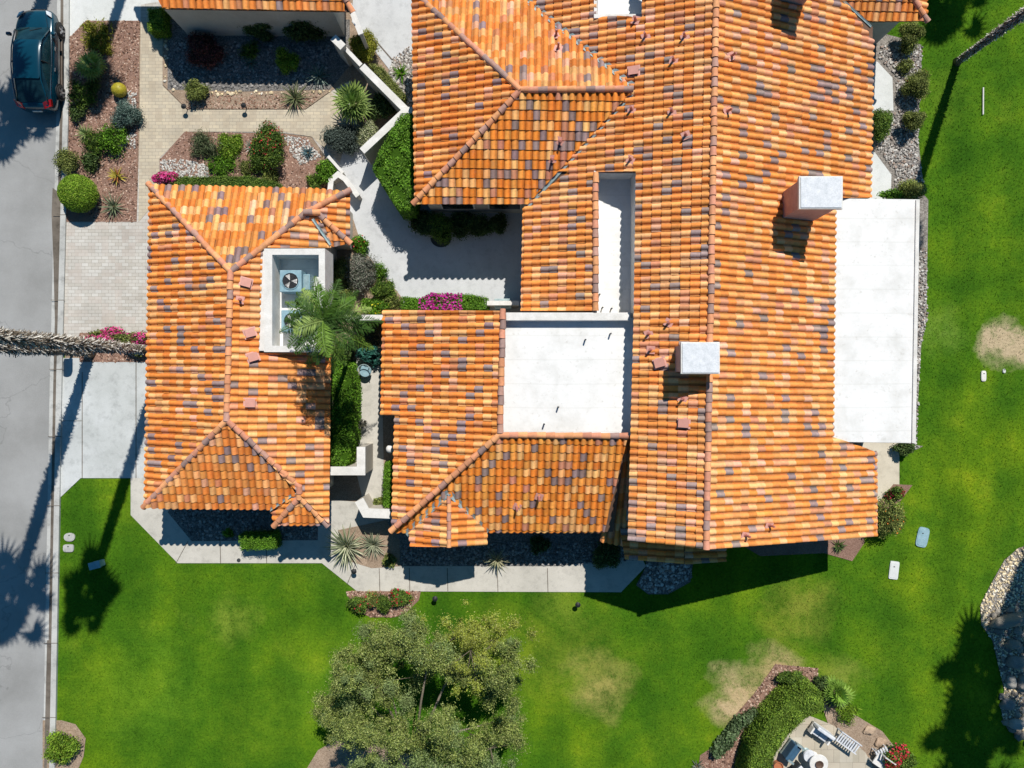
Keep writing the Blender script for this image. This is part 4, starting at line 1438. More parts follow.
# --- shaded upper front yard
bush('dark red leafed shrub in the shaded upper yard', 'shrub', 203, 50, 17, 1.0, PURP, leaf=.09)
bush('small bright green bush inside the shaded upper yard', 'bush', 286, 61, 11, .9, LIME, leaf=.08)
bush('dark leafy shrub against the neighbouring wall, left one', 'shrub', 260, 26, 16, 1.5, DARKG, ry=10)
bush('dark leafy shrub against the neighbouring wall, right one', 'shrub', 303, 27, 22, 1.5, DARKG, ry=12)
rosette('pale green agave in deep shade near the gravel middle', 'agave', 250, 62, 10, BLUEG, n=26)
rosette('blue-green agave half in shade near the walk corner', 'agave', 318, 75, 18, BLUEG, n=46, width=.05)
rosette('spiky agave overhanging the front walk beneath the shade line', 'agave', 294, 97, 20, [(2, (.17, .20, .09)), (1, (.26, .26, .16))], n=60, width=.06, rise=6)
bush('green-yellow shrub on the bark strip beside the walk', 'shrub', 196, 91, 11, .7, OLIVE, leaf=.1, asp=.3)
# --- lower front bed
bush('dark tufted grass clump in the lower front bed', 'grass clump', 203, 146, 16, .6, [(2, (.10, .14, .06)), (1, (.18, .2, .1))], name='grass_clump', leaf=.28, asp=.10, sparse=True, dens=2)
bush('lime feathery shrub right of the dark grass clump', 'shrub', 228, 145, 14, .5, LIME, leaf=.08, dens=.8)
bush('light green ferny plant just above the low hedge', 'fern', 222, 165, 15, .5, BRIGHT, name='fern', leaf=.2, asp=.15, sparse=True)
rosette('grey agave between the feathery shrub and the red topped bush', 'agave', 250, 146, 9, GREY, n=26)
bush('round dark bush with red flowers over its top', 'bush', 267, 147, 19, 1.1, GREEN, flowers=(RED, 160, .09), ry=22)
bush('small olive shrub beneath the red topped bush', 'shrub', 269, 176, 8, .5, OLIVE)
rosette('small blue agave on grey pebbles beside the walk', 'agave', 307, 152, 9, [(1, (.07, .13, .15)), (1, (.12, .2, .22))], n=30, width=.07)
hedge('low green hedge strip along the garage roof edge', [(176, 177), (250, 176), (279, 183), (281, 190), (176, 190)], .6, GREEN, seed=4, leaf=.06)
bush('small magenta flowering bush at the garage roof corner', 'flowers', 166, 179, 12, .8, GREEN, name='flower_bush', ry=9, flowers=(PINK, 800, .10))
bush('green shrub inside the low angular white wall', 'shrub', 326, 172, 11, .8, BRIGHT)
bush('dark shrub left of the low angular wall', 'shrub', 314, 182, 8, .5, GREEN)
# --- corner by the V wall
small_fan_palm('large pale fan palm inside the V shaped wall', 352, 103, 27, .9, [(1, (.24, .34, .07)), (1, (.32, .42, .12)), (1, (.14, .23, .05))], 26, seed=8)
bush('dark grey-green shrub below the large fan palm', 'shrub', 342, 138, 17, 1.0, [(2, (.09, .12, .10)), (1, (.14, .18, .15))], leaf=.12, asp=.3)
bush('variegated pale shrub against the lower arm of the V wall', 'shrub', 366, 134, 13, .9, [(2, (.36, .38, .20)), (1, (.15, .2, .08)), (1, (.5, .5, .34))], leaf=.08)
bush('dark shrub in the shade of the V wall corner', 'shrub', 380, 107, 14, .9, DARKG)
bush('round yellow-green bush beside the upper entry court', 'bush', 363, 47, 14, 1.1, YELL, name='round_bush', leaf=.07, dens=1.3)
hedge('narrow olive hedge behind the upper arm of the V wall', [(369, 64), (380, 65), (404, 94), (401, 103)], .8, OLIVE, seed=6, leaf=.06)
rosette('bright green agave on pebbles beside the west eave', 'agave', 401, 72, 12, BRIGHT, n=26)
hedge('tall bright green clipped hedge beside the west roof eave', [(401, 114), (412, 114), (413, 210), (398, 208), (373, 168), (380, 150)], 2.1, BRIGHT, seed=7, leaf=.09, dens=1.2, bumpy=.12)
# --- courtyard
for k, (x, r) in enumerate(((424, 13), (441, 14), (461, 13), (480, 12), (498, 10))):
    bush('dark green bush under the south eave, %s along the shaded courtyard' % ('first', 'second', 'third', 'fourth', 'fifth')[k], 'bush', x, 224 + (k % 2) * 3, r, 1.0, DARKG if k != 1 else GREEN, name='bush', group='bushes along the shaded courtyard wall')
hedge('low hedge with magenta flowers along the courtyard edge', [(401, 297), (421, 299), (430, 294), (470, 295), (487, 298), (488, 309), (401, 309)], .9, BRIGHT, seed=9, leaf=.07, flowers=(MAG, 420, (419, 462)))
# --- side garden
bush('small bush with red tips nearest the garage wing', 'bush', 360, 244, 9, .9, BRIGHT, flowers=(RED, 14, .08))
bush('large silver-grey shrub between garage and courtyard', 'shrub', 360, 272, 17, 1.3, GREY, ry=18, leaf=.07, sparse=True)
bush('yellow-green airy shrub beside the silver shrub', 'shrub', 342, 272, 11, 1.1, OLIVE, ry=15, leaf=.06)
bush('ferny green shrub below the silver shrub', 'shrub', 384, 290, 12, .8, GREEN, leaf=.16, asp=.2)
bush('green bush with yellow flowers above the side garden wall', 'bush', 374, 306, 15, .7, BRIGHT, ry=9, flowers=(YF, 40, .09))
bush('green bush low between palm and house roof', 'bush', 368, 324, 13, .8, GREEN, ry=8)
bush('dry brown-green shrub just below the side garden wall', 'shrub', 368, 336, 15, .8, [(2, (.22, .18, .10)), (2, (.14, .17, .05)), (1, (.32, .26, .16))], leaf=.15, asp=.2)
bush('dark shrub at the shady head of the narrow hedge', 'shrub', 343, 352, 10, 1.0, DARKG)
hedge('tall narrow bright green hedge along the garage wall', [(333, 362), (348, 362), (353, 385), (352, 440), (346, 466), (331, 466)], 1.7, BRIGHT, seed=10, leaf=.09, bumpy=.12)
hedge('small trimmed hedge below the entry recess', [(384, 464), (393, 464), (392, 508), (383, 507)], 1.2, BRIGHT, seed=11, leaf=.07)
bush('pale grass tuft casting feathery shade on the side path', 'grass clump', 362, 424, 5, .9, [(1, (.42, .40, .30))], name='grass_clump', leaf=.3, asp=.06, sparse=True, dens=.6)
bush('small reddish shrub on pebbles by the L shaped wall', 'shrub', 353, 452, 7, .4, [(1, (.3, .16, .1)), (1, (.14, .18, .06))], leaf=.06)
bush('small green plant inside the lower L wall', 'plant', 378, 503, 6, .4, OLIVE)
# queen palm over the equipment well
rng = np.random.default_rng(21)
qb = G(360, 338, 0)
qc = G(323, 321, 7.2)
qp = thing('feather_palm', (qb.x, qb.y, 0), 'bright green feather palm overhanging the roof equipment well', 'palm tree')
MB().tube([qb, qb.lerp(qc, .5) + Vector((.1, 0, 0)), qc], [.13, .10, .07], 10, (.25, .21, .16)).build('trunk', M['bark'], qp, True, cols=True)
V, F, C = feather_crown(rng, 26, 2.0, [(3, (.10, .20, .025)), (3, (.17, .29, .04)), (3, (.055, .12, .02)), (1, (.28, .38, .10))], leaf=.46, m=60, el0=-8, el1=50)
mesh('fronds', V + np.array(qc), F, M['leaf'], qp, C)
# --- south beds
rosette('large variegated yucca at the end of the front walkway', 'yucca', 346, 547, 25, [(1, (.13, .17, .08))], name='yucca', n=80, width=.115, rise=2, droop=.08, stripe=(.60, .60, .42))
rosette('smaller pale yucca right of the large variegated one', 'yucca', 373, 545, 18, [(1, (.20, .24, .14))], name='yucca', n=56, width=.075, stripe=(.42, .42, .30))
bush('small yellow-green plant beside the pale yuccas', 'plant', 389, 561, 7, .4, OLIVE)
hedge('low bright green hedge in front of the garage', [(239, 535), (275, 534), (276, 549), (240, 550)], .8, BRIGHT, seed=12, leaf=.06)
bush('small green plant on shaded gravel left of the garage hedge', 'plant', 228, 533, 5, .4, BRIGHT)
rosette('cream variegated yucca between porch gable and walkway', 'yucca', 497, 561, 15, [(1, (.18, .2, .1))], name='yucca', n=44, width=.06, stripe=(.50, .46, .30), trunk=.2)
bush('dark round bush in shade below the south roof corner', 'bush', 607, 554, 15, 1.0, DARKG)
bush('dark sprawling plant on shaded gravel below the south roof', 'plant', 540, 545, 10, .4, DARKG)
for k, (x, r, fl, l) in enumerate(((358, 9, 26, 'leafy green shrub at the left of the half round flower bed'), (371, 7, 34, 'small red flowering shrub in the half round flower bed'),
                                   (384, 8, 0, 'plain green shrub in the middle of the half round flower bed'), (400, 10, 60, 'red topped shrub at the right of the half round flower bed'))):
    bush(l, 'shrub', x, (605, 600, 604, 598)[k], r, .6, GREEN if k != 1 else OLIVE, leaf=.08, flowers=(RED, fl, .09) if fl else None)
bush('hot pink flowering shrub beneath the palm trunks, left', 'flowers', 108, 336, 18, .9, OLIVE, name='flower_bush', ry=8, flowers=(PINK, 620, .11))
bush('hot pink flowering shrub beneath the palm trunks, right', 'flowers', 138, 343, 13, .9, OLIVE, name='flower_bush', ry=13, flowers=(PINK, 480, .11))
bush('lime leafed bush in the rounded bed by the kerb, lower left', 'bush', 61, 747, 15, .9, LIME, leaf=.1)
# --- east side
EB = ((910, 35, 13, 'small rounded shrub nearest the upper right eave'), (919, 84, 14, 'green rounded shrub with red tips by the pebble bed'),
      (914, 120, 11, 'small rounded shrub on pebbles right of the dark shade'), (881, 125, 11, 'green shrub tucked against the east eave'), (914, 190, 12, 'rounded shrub at the top of the white patio cover'))
for x, y, r, l in EB:
    bush(l, 'shrub', x, y, r, 1.1, OLIVE if x != 881 else GREEN, ry=16 if x == 881 else None, leaf=.07, amp=.14, flowers=(RED, 8, .08) if y == 84 else None)
bush('small sparse plant on pebbles below the uppermost shrub', 'plant', 906, 66, 8, .5, OLIVE, sparse=True)
bush('low green bush against the top end of the patio cover', 'bush', 893, 196, 12, .8, BRIGHT, ry=6)
bush('dark bush under the lower corner of the patio cover', 'bush', 905, 449, 9, .8, DARKG, ry=7)
bush('large loose bush with orange flowers by the patio path', 'bush', 889, 519, 17, 1.3, OLIVE, leaf=.09, sparse=True, flowers=([(1, (.8, .25, .05))], 22, .08), ry=19)
bush('dark red flowering bush beside the patio path', 'flowers', 897, 494, 9, .7, GREEN, name='flower_bush', ry=7, flowers=([(1, (.42, .01, .05)), (1, (.6, .04, .1))], 130, .09))
rosette('small dark agave in the triangular bark bed', 'agave', 840, 547, 9, DARKG, n=24)
# --- lower right garden
hedge('long curved bright hedge around the stone patio', [(746, 780), (754, 748), (769, 722), (790, 699), (808, 688), (822, 694), (825, 710), (808, 717), (788, 736), (774, 758), (766, 790), (752, 830), (736, 830)], 1.5, [(3, (.16, .27, .03)), (3, (.23, .34, .04)), (2, (.09, .16, .02))], seed=15, leaf=.08, bumpy=.10, dens=1.2)
hedge('low dark leafy hedge row on the bark bed', [(712, 754), (717, 745), (728, 733), (737, 720), (757, 711), (760, 716), (744, 727), (735, 742), (725, 755), (716, 759)], .4, [(2, (.09, .15, .06)), (2, (.15, .21, .10)), (1, (.05, .08, .03))], seed=16, leaf=.14)
bush('dark blue-green bush at the top of the bark bed', 'bush', 792, 678, 13, .8, GREEN, ry=8)
small_fan_palm('feathery light green palm shrub above the curved hedge', 838, 694, 20, .6, [(2, (.20, .34, .05)), (1, (.30, .44, .08))], 18, seed=12)
bush('light green ferny shrub beside the curved hedge', 'fern', 848, 712, 13, .6, LIME, name='fern', leaf=.22, asp=.12, sparse=True)
bush('dark shrub tip beside the feathery palm shrub', 'shrub', 822, 683, 7, .7, DARKG)
bush('grey variegated plant among the ferny shrubs', 'plant', 829, 700, 7, .6, GREY)
bush('bright red flowering bush at the patio corner', 'flowers', 898, 759, 14, 1.0, GREEN, name='flower_bush', flowers=(RED, 420, .11))
rosette('small pale agave at the bottom edge of the bark bed', 'agave', 698, 768, 9, GREY, n=22)

# --- big lawn tree
TREEP = [(3, (.23, .29, .06)), (3, (.32, .38, .10)), (2, (.42, .46, .16)), (3, (.10, .15, .04))]


def big_tree():
    rng = np.random.default_rng(77)
    b = G(420, 735, 0)
    t = thing('olive_tree', (b.x, b.y, 0), 'broad olive green tree with loose crown on the lower lawn', 'tree')
    limbs = MB()
    top = Vector((b.x, b.y, 1.9))
    col = (.26, .22, .17)
    limbs.tube([b - Vector((0, 0, .1)), b.lerp(top, .5) + Vector((.06, 0, 0)), top], [.30, .22, .20], 10, col)
    limbs.build('trunk', M['bark'], t, True, cols=True)
    # clump centres given in photo pixels at crown height
    C = [(362, 668, 30), (385, 650, 26), (342, 704, 24), (352, 728, 16), (386, 686, 30), (410, 665, 30), (408, 640, 20), (372, 645, 18), (400, 722, 28), (372, 740, 28), (420, 745, 34),
         (395, 765, 30), (430, 648, 24), (455, 640, 26), (470, 655, 30), (495, 645, 26), (480, 628, 20), (505, 665, 24), (500, 690, 24), (458, 672, 22),
         (446, 730, 20), (470, 740, 32), (455, 765, 30), (490, 755, 26), (505, 725, 20), (430, 780, 30), (365, 775, 22), (490, 790, 30), (340, 680, 14), (332, 708, 14), (400, 795, 40), (450, 800, 40)]
    V_, F_, K_ = [], [], []
    nv = 0
    br = MB()
    for i, (x, y, r) in enumerate(C):
        hh = 5.0 + 1.3 * math.sin(i * 2.3) - .012 * math.hypot(x - 425, y - 715)
        c = G(x, y, hh)
        R = r / S * .84
        # limb to the clump
        k = 1 if (rng.random() < .75) else 0
        mid = top.lerp(c, .5) + Vector((rng.uniform(-.3, .3), rng.uniform(-.3, .3), .35))
        if i % 4 == 0:
            br.tube([top, mid - Vector((0, 0, .7)), c - Vector((0, 0, .5))], [.09, .05, .02], 6, col)
        yl = .75 if (y < 660 and x > 440) else 0
        for s_ in range(17):
            sc0 = np.array(c) + rng.normal(0, 1, 3) * np.array([R * .50, R * .50, .42])
            sr = rng.uniform(.16, .40)
            m = int(640 * (sr / .3) ** 2 * (.45 if yl else 1))
            D = rng.normal(0, 1, (m, 3)); D /= np.linalg.norm(D, axis=1)[:, None]
            P = sc0 + D * (abs(rng.normal(0, .55, (m, 1))) + .25) * sr * np.array([1, 1, .8])
            V, F = diamonds(rng, P, D, .078, .5, .9)
            pal = TREEP if not yl else [(3, (.37, .41, .06)), (2, (.28, .34, .06)), (1, (.44, .46, .15))]
            cl = vary(rng, pal, m, lo=.75, hi=1.25) * rng.uniform(.78, 1.15) * (np.array([.86, .97, 1.25]) if sc0[1] < -15.2 else 1)
            if rng.random() < .14 and not yl:
                cl = vary(rng, [(1, (.20, .27, .09)), (1, (.27, .34, .13))], m)
            V_.append(V); F_.append(F + nv); K_.append(cl)
            nv += len(V)
            if s_ % 3 == 0:
                br.tube([c - Vector((0, 0, .5)), Vector(sc0)], [.02, .006], 4, (.16, .13, .10), caps=False)
    br.build('limbs', M['bark'], t, True, cols=True)
    mesh('crown', np.vstack(V_), np.vstack(F_), M['leaf'], t, np.vstack(K_))


big_tree()


# ================================================================== PEBBLES, GRASS
def scatter_stones(name, px, n, size, pal, seed, label, z=.04, flat=.55):
    rng = np.random.default_rng(seed)
    P = [G(x, y) for x, y in px]
    q = [(p.x, p.y) for p in P]
    x = rng.uniform(min(a for a, _ in q), max(a for a, _ in q), n * 5)
    y = rng.uniform(min(b for _, b in q), max(b for _, b in q), n * 5)
    k = inpoly(x, y, q)
    x, y = x[k][:n], y[k][:n]
    n = len(x)
    iv, if_ = ICO1
    if_ = np.array(if_)
    s = size * rng.uniform(.5, 1.4, n)
    az = rng.uniform(0, 6.28, n)
    base = iv[None] * (1 + rng.uniform(-.25, .25, (n, len(iv), 1)))
    base = base * np.stack([s, s * rng.uniform(.6, 1, n), s * flat], 1)[:, None, :]
    ca, sa = np.cos(az)[:, None], np.sin(az)[:, None]
    X = base[..., 0] * ca - base[..., 1] * sa + x[:, None]
    Y = base[..., 0] * sa + base[..., 1] * ca + y[:, None]
    Z = base[..., 2] + z + s[:, None] * flat * .4
    V = np.stack([X, Y, Z], -1).reshape(-1, 3)
    F = (if_[None] + (np.arange(n) * len(iv))[:, None, None]).reshape(-1, 3)
    cols = np.repeat(vary(rng, pal, n, lo=.75, hi=1.2), len(if_), axis=0)
    o = mesh(name, V, F, M['stone'], None, cols)
    return tag(o, label, 'pebbles', None, 'stuff')


WHITE = [(3, (.58, .56, .52)), (2, (.42, .40, .37)), (1, (.25, .23, .21)), (1, (.68, .66, .62))]
MIXP = [(3, (.42, .39, .36)), (2, (.60, .57, .53)), (2, (.22, .20, .19)), (1, (.36, .27, .22))]
BEIGE = [(3, (.72, .58, .36)), (2, (.80, .67, .46)), (1, (.42, .34, .22)), (1, (.75, .70, .60))]
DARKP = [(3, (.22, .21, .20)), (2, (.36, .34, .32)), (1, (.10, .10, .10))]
scatter_stones('pebbles', [(880, 46), (922, 46), (920, 90), (917, 150), (925, 196), (894, 197), (895, 172), (877, 148), (876, 114), (897, 114), (895, 76), (879, 58)], 2000, .055, MIXP, 1, 'grey and white pebbles along the upper east lawn edge')
scatter_stones('pebbles', [(914, 245), (926, 250), (927, 320), (920, 345), (916, 445), (923, 446), (912, 450)], 700, .055, MIXP, 2, 'grey pebbles in a thin strip beside the patio cover')
scatter_stones('pebbles', [(1060, 535), (1018, 548), (1004, 560), (990, 585), (980, 605), (981, 625), (992, 640), (998, 665), (1004, 690), (1000, 705), (1003, 722), (1030, 745), (1060, 745)], 3600, .05, BEIGE, 3, 'beige pebbles in the bed at the right edge')
scatter_stones('pebbles', [(120, 90), (137, 92), (137, 118), (118, 110)], 160, .05, WHITE, 4, 'white pebbles beside the golden cactus')
scatter_stones('pebbles', [(106, 128), (137, 134), (136, 150), (118, 150)], 160, .045, WHITE, 5, 'white pebbles below the blue-green shrub')
scatter_stones('pebbles', [(161, 160), (185, 160), (210, 166), (209, 178), (162, 178)], 420, .05, WHITE, 6, 'white pebbles in the corner of the lower front bed')
scatter_stones('pebbles', [(284, 136), (306, 139), (322, 157), (300, 165), (290, 152)], 300, .05, WHITE, 7, 'grey pebbles around the small blue agave')
scatter_stones('pebbles', [(163, 45), (168, 40), (169, 92), (330, 91), (331, 93), (190, 96), (163, 85)], 160, .08, BEIGE, 8, 'tan edging stones between gravel and bark')
scatter_stones('pebbles', [(393, 58), (412, 45), (413, 110), (405, 108), (388, 78)], 460, .055, MIXP, 9, 'grey pebbles beside the upper west eave')
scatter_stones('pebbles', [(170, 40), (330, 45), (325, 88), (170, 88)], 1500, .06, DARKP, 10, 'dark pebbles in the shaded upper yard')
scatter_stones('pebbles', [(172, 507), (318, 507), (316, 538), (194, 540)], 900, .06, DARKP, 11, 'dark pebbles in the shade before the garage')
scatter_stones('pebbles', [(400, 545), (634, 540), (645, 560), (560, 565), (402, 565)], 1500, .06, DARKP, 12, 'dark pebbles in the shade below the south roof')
scatter_stones('pebbles', [(648, 562), (690, 550), (692, 576), (668, 592), (648, 592), (638, 584)], 420, .07, MIXP, 13, 'grey pebbles in the curved bed under the gable shadow')
scatter_stones('pebbles', [(354, 440), (360, 440), (360, 462), (348, 466)], 90, .05, WHITE, 14, 'white pebbles beside the L shaped wall')

CHIP = [(3, (.22, .12, .08)), (3, (.36, .22, .16)), (2, (.50, .36, .28)), (2, (.09, .05, .035))]
for i_, (pg, n_) in enumerate((([(86, 21), (140, 21), (137, 222), (97, 222), (66, 190), (68, 40)], 5200), ([(185, 132), (283, 134), (307, 138), (323, 157), (330, 190), (160, 190), (160, 160)], 3200),
                       ([(187, 96), (320, 95), (306, 109), (187, 109)], 1100), ([(80, 333), (148, 333), (148, 362), (80, 362)], 1000), ([(346, 591), (421, 591), (408, 611), (395, 617), (372, 617), (356, 611)], 1100),
                       ([(775, 664), (818, 668), (816, 690), (760, 768), (700, 768), (715, 745), (735, 715), (757, 690)], 2600))):
    scatter_stones('bark_chips', pg, n_, .042, CHIP, 40 + i_, ('reddish bark chips of the left planting bed', 'reddish bark chips of the lower front bed', 'tan bark chips along the upper walk edge', 'bark chips under the hot pink flowers',
                   'bark chips of the half round flower bed', 'red bark chips beside the curved hedge')[i_], .03, .3)

scatter_stones('rocks', [(984, 610), (1030, 605), (1030, 745), (1003, 722), (998, 665)], 70, .20, [(2, (.28, .25, .21)), (2, (.20, .18, .16)), (1, (.38, .34, .28))], 61, 'mixed brown rocks among the boulders at the right edge', .02, .6)

# grass blades over the lawn the photo shows
rng = np.random.default_rng(99)
n = 200000
gx = rng.uniform(40, 1030, n); gy = rng.uniform(-10, 780, n)
keep = ~((gx > 165) & (gx < 860) & (gy < 505)) & (gx > 58.5) & ~((gx < 130) & (gy < 480)) 
for poly in BLOCK:
    keep &= ~inpoly(gx, gy, poly)
gx, gy = gx[keep], gy[keep]
n = len(gx)
X = (gx - 512) / S; Y = (384 - gy) / S
az = rng.uniform(0, 6.28, n); L = rng.uniform(.03, .085, n); w = rng.uniform(.008, .018, n)
lx, ly = np.cos(az), np.sin(az)
ln = rng.uniform(.2, .9, n)
A = np.stack([X - ly * w, Y + lx * w, np.full(n, .0)], 1)
B = np.stack([X + ly * w, Y - lx * w, np.full(n, .0)], 1)
T = np.stack([X + lx * L * ln, Y + ly * L * ln, L], 1)
V = np.stack([A, B, T], 1).reshape(-1, 3)
cm = vary(rng, [(3, (.060, .145, .008)), (3, (.10, .19, .010)), (2, (.19, .27, .025)), (2, (.03, .08, .006))], n, lo=.75, hi=1.25)
dry = np.zeros(n)
for (sx, sy, sr) in ((598, 683, 34), (742, 698, 32), (780, 677, 30), (1008, 342, 26), (575, 665, 45), (500, 655, 40), (838, 672, 22), (735, 705, 20)):
    dry = np.maximum(dry, np.clip(1.15 - np.hypot(gx - sx, gy - sy) / sr, 0, 1))
dd = rng.uniform(0, 1, n) < dry
cm[dd] = np.array([.40, .33, .14]) * rng.uniform(.7, 1.2, (dd.sum(), 1))
kp = rng.uniform(0, 1, n) > dry * .6
o = mesh('grass', V.reshape(-1, 3, 3)[kp].reshape(-1, 3), np.arange(kp.sum() * 3).reshape(-1, 3), M['lawn'], None)
tag(o, 'short green mown grass blades of the lawn', 'grass', None, 'stuff')


# ================================================================== SMALL THINGS ON THE LAWN
def cover(label, px, py, w, l, mat, rot=0, rnd=.35, name='utility_cover', cat='utility cover', hh=.06):
    c = G(px, py)
    t = thing(name, (c.x, c.y, 0), label, cat)

    def shape(k, z0, z1, nmx, mt):
        pts = []
        for i in range(28):
            a = i / 28 * 6.2832
            e = rnd
            x = math.copysign(abs(math.cos(a)) ** e, math.cos(a)) * w / 2 * k
            y = math.copysign(abs(math.sin(a)) ** e, math.sin(a)) * l / 2 * k
            pts.append(Vector((c.x + x * math.cos(rot) - y * math.sin(rot), c.y + x * math.sin(rot) + y * math.cos(rot), 0)))
        return MB().prism(pts, z0, z1).build(nmx, M[mt], t)
    shape(1, 0, hh, 'rim', mat)
    shape(.84, 0, hh + .012, 'lid', mat)
    s_ = MB().box((c.x - .035, c.y + l * .18, hh), (c.x + .035, c.y + l * .18 + .04, hh + .02)).build('handle', M['dark'], t)
    return t


cover('oval off-white utility cover beside the kerb, upper of two', 70, 537, .52, .40, 'kerb', 0, .9)
cover('off-white utility cover beside the kerb, lower of two', 69, 548, .50, .36, 'kerb', 0, .5)
cover('pale teal rounded utility cover on the right lawn', 922, 537, .55, .95, 'teal', -.22, .45)
cover('grey-white rectangular utility cover below the teal one', 893.5, 570, .44, .85, 'padc', -.12, .2)
cover('small white valve cover on the lawn near the dry patch', 983, 376, .24, .50, 'capwhite', 0, .5)
cover('tiny pale sprinkler cover beside the small white valve cover', 1003.5, 371, .14, .20, 'padc', 0, .9)
# green electrical box in the palm shadow
c = G(100, 563)
eb = thing('electrical_box', (c.x, c.y, 0), 'teal green electrical box in the palm crown shadow', 'electrical box')
MB().box((c.x - .26, c.y - .15, 0), (c.x + .26, c.y + .15, .40), rz=.25).build('cabinet', M['teal'], eb, bevel=.03)
MB().box((c.x - .28, c.y - .17, .40), (c.x + .28, c.y + .17, .46), rz=.25).build('lid', M['teal'], eb, bevel=.02)
# white pipe / marker on the upper right lawn
a, b = G(982.5, 88), G(982.3, 115)
o = MB().tube([(a.x, a.y, .05), (b.x, b.y, .05)], .035, 8).build('marker_pole', M['capwhite'])
tag(o, 'thin white pole lying on the upper right lawn', 'pole')


def path_light(label, px, py):
    c = G(px, py)
    t = thing('path_light', (c.x, c.y, 0), label, 'path light', 'small black garden lights')
    MB().tube([(c.x, c.y, 0), (c.x, c.y, .45)], .02, 8).build('stake', M['black'], t)
    MB().lathe((c.x, c.y, .42), [(.05, 0), (.13, .02), (.03, .10)], 12).build('lamp_shade', M['black'], t)


for l, x, y in (('black path light left along the upper walk edge', 188, 110), ('black path light right along the upper walk edge', 247, 109),
                ('black path light by the left end of the lower walkway', 356, 569), ('black path light on the lawn right of the half round flower bed', 436, 596),
                ('black path light on the lawn below the shadow corner of the walkway', 577, 602)):
    path_light(l, x, y)
c = G(239, 560)
o = MB().lathe((c.x, c.y, .03), [(.09, 0), (.09, .02), (.03, .03)], 14).build('drain_cover', M['dark'])
tag(o, 'small dark round drain cover in the walkway before the garage', 'drain')
# round mat by the courtyard wall
c = G(441, 238)
pts = [Vector((c.x + .5 * math.cos(-a), c.y + .45 * math.sin(-a), 0)) for a in [k * math.pi / 14 for k in range(15)]]
o = MB().prism(pts, .03, .05).build('door_mat', M['dark'])
tag(o, 'half round dark door mat in the shaded courtyard', 'door mat')
# mailbox by the kerb
c = G(74, 349)
mbx = thing('mailbox', (c.x, c.y, 0), 'post mounted mailbox beneath the leaning palm trunk by the kerb', 'mailbox')
MB().box((c.x - .05, c.y - .05, 0), (c.x + .05, c.y + .05, 1.05)).build('post', M['brown'], mbx)
bx_ = MB()
prof = [(-.20, 0), (.20, 0), (.20, .22)] + [(.20 * math.cos(a), .22 + .16 * math.sin(a)) for a in (math.pi / 6, math.pi / 3, math.pi / 2, 2 * math.pi / 3, 5 * math.pi / 6)] + [(-.20, .22)]
n_ = len(prof)
bx_.add([(c.x + x, c.y - .30, 1.05 + z) for x, z in prof] + [(c.x + x, c.y + .30, 1.05 + z) for x, z in prof],
        [tuple(range(n_)), tuple(range(2 * n_ - 1, n_ - 1, -1))] + [(i, i + n_, (i + 1) % n_ + n_, (i + 1) % n_) for i in range(n_)])
bx_.build('box', M['black'], mbx)
# white cabinet at courtyard end
c = G(503, 304, 1.0)
t = thing('utility_cabinet', (c.x, c.y, 0), 'blue-grey utility cabinet at the courtyard end behind the roof', 'cabinet')
MB().box((c.x - .36, c.y - .2, 0), (c.x + .36, c.y + .2, 1.1)).build('cabinet', M['teal'], t, bevel=.03)
MB().box((c.x - .39, c.y - .23, 1.1), (c.x + .39, c.y + .23, 1.16)).build('lid', M['metal'], t, bevel=.01)
# side-path chair and potted plant, globe lamp
c = G(365, 371, .5)
ch = thing('chair', (c.x, c.y, 0), 'grey round backed chair on the side path', 'chair')
m = MB().lathe((c.x, c.y, .40), [(.27, 0), (.29, .03), (.27, .07), (.0, .075)], 18)
m.build('seat', M['teal'], ch)
m = MB().tube([(c.x + .30 * math.cos(a), c.y + .30 * math.sin(a), .78) for a in [k * math.pi / 10 for k in range(11)]], .022, 6)
m.build('backrest', M['metal'], ch)
for (dx, dy) in ((-.2, -.2), (.2, -.2), (.2, .2), (-.2, .2)):
    MB().tube([(c.x + dx, c.y + dy, .03), (c.x + dx, c.y + dy, .78 if dy > 0 else .42)], .018, 6).build('leg', M['metal'], ch)
bush('potted teal-green leafy plant on the side path above the chair', 'potted plant', 369, 354, 11, 1.0, [(2, (.03, .13, .10)), (1, (.05, .20, .15)), (1, (.02, .07, .06))], name='potted_plant', leaf=.2, asp=.4, dens=1.2)
c = G(390, 449, 1.1)
t = thing('globe_lamp', (c.x, c.y, 0), 'white globe lamp on a pedestal in the entry recess', 'lamp')
MB().lathe((c.x, c.y, 0), [(.14, 0), (.10, .1), (.08, .8), (.12, .9)], 14).build('pedestal', M['stucco'], t)
bm = bmesh.new(); bmesh.ops.create_uvsphere(bm, u_segments=20, v_segments=12, radius=.19)
vs = [(v.co.x + c.x, v.co.y + c.y, v.co.z + 1.08) for v in bm.verts]; fs = [tuple(q.index for q in f.verts) for f in bm.faces]; bm.free()
mesh('globe', vs, fs, M['capwhite'], t, None, True)

# ================================================================== BOULDERS (right edge pond bed)
BL = [(M['stone'])]
def boulder(label, px, py, rx, ry, h, col, seed, rot=0):
    rng = np.random.default_rng(seed)
    iv, if_ = ico(3)
    L = lumps(rng, iv, 14, .16)
    v = iv * L[:, None] * np.array([rx / S, ry / S, h])
    v += .03 * np.sin(v[:, [1, 2, 0]] * 17) + rng.normal(0, .012, v.shape)
    ca, sa = math.cos(rot), math.sin(rot)
    v[:, :2] = v[:, :2] @ np.array([[ca, sa], [-sa, ca]])
    c = G(px, py)
    o = mesh('boulder', v + np.array([c.x, c.y, h * .45]), if_, M['stone'], None, np.tile(col, (len(if_), 1)), True)
    tag(o, label, 'boulder', 'boulders in the right edge pebble bed')


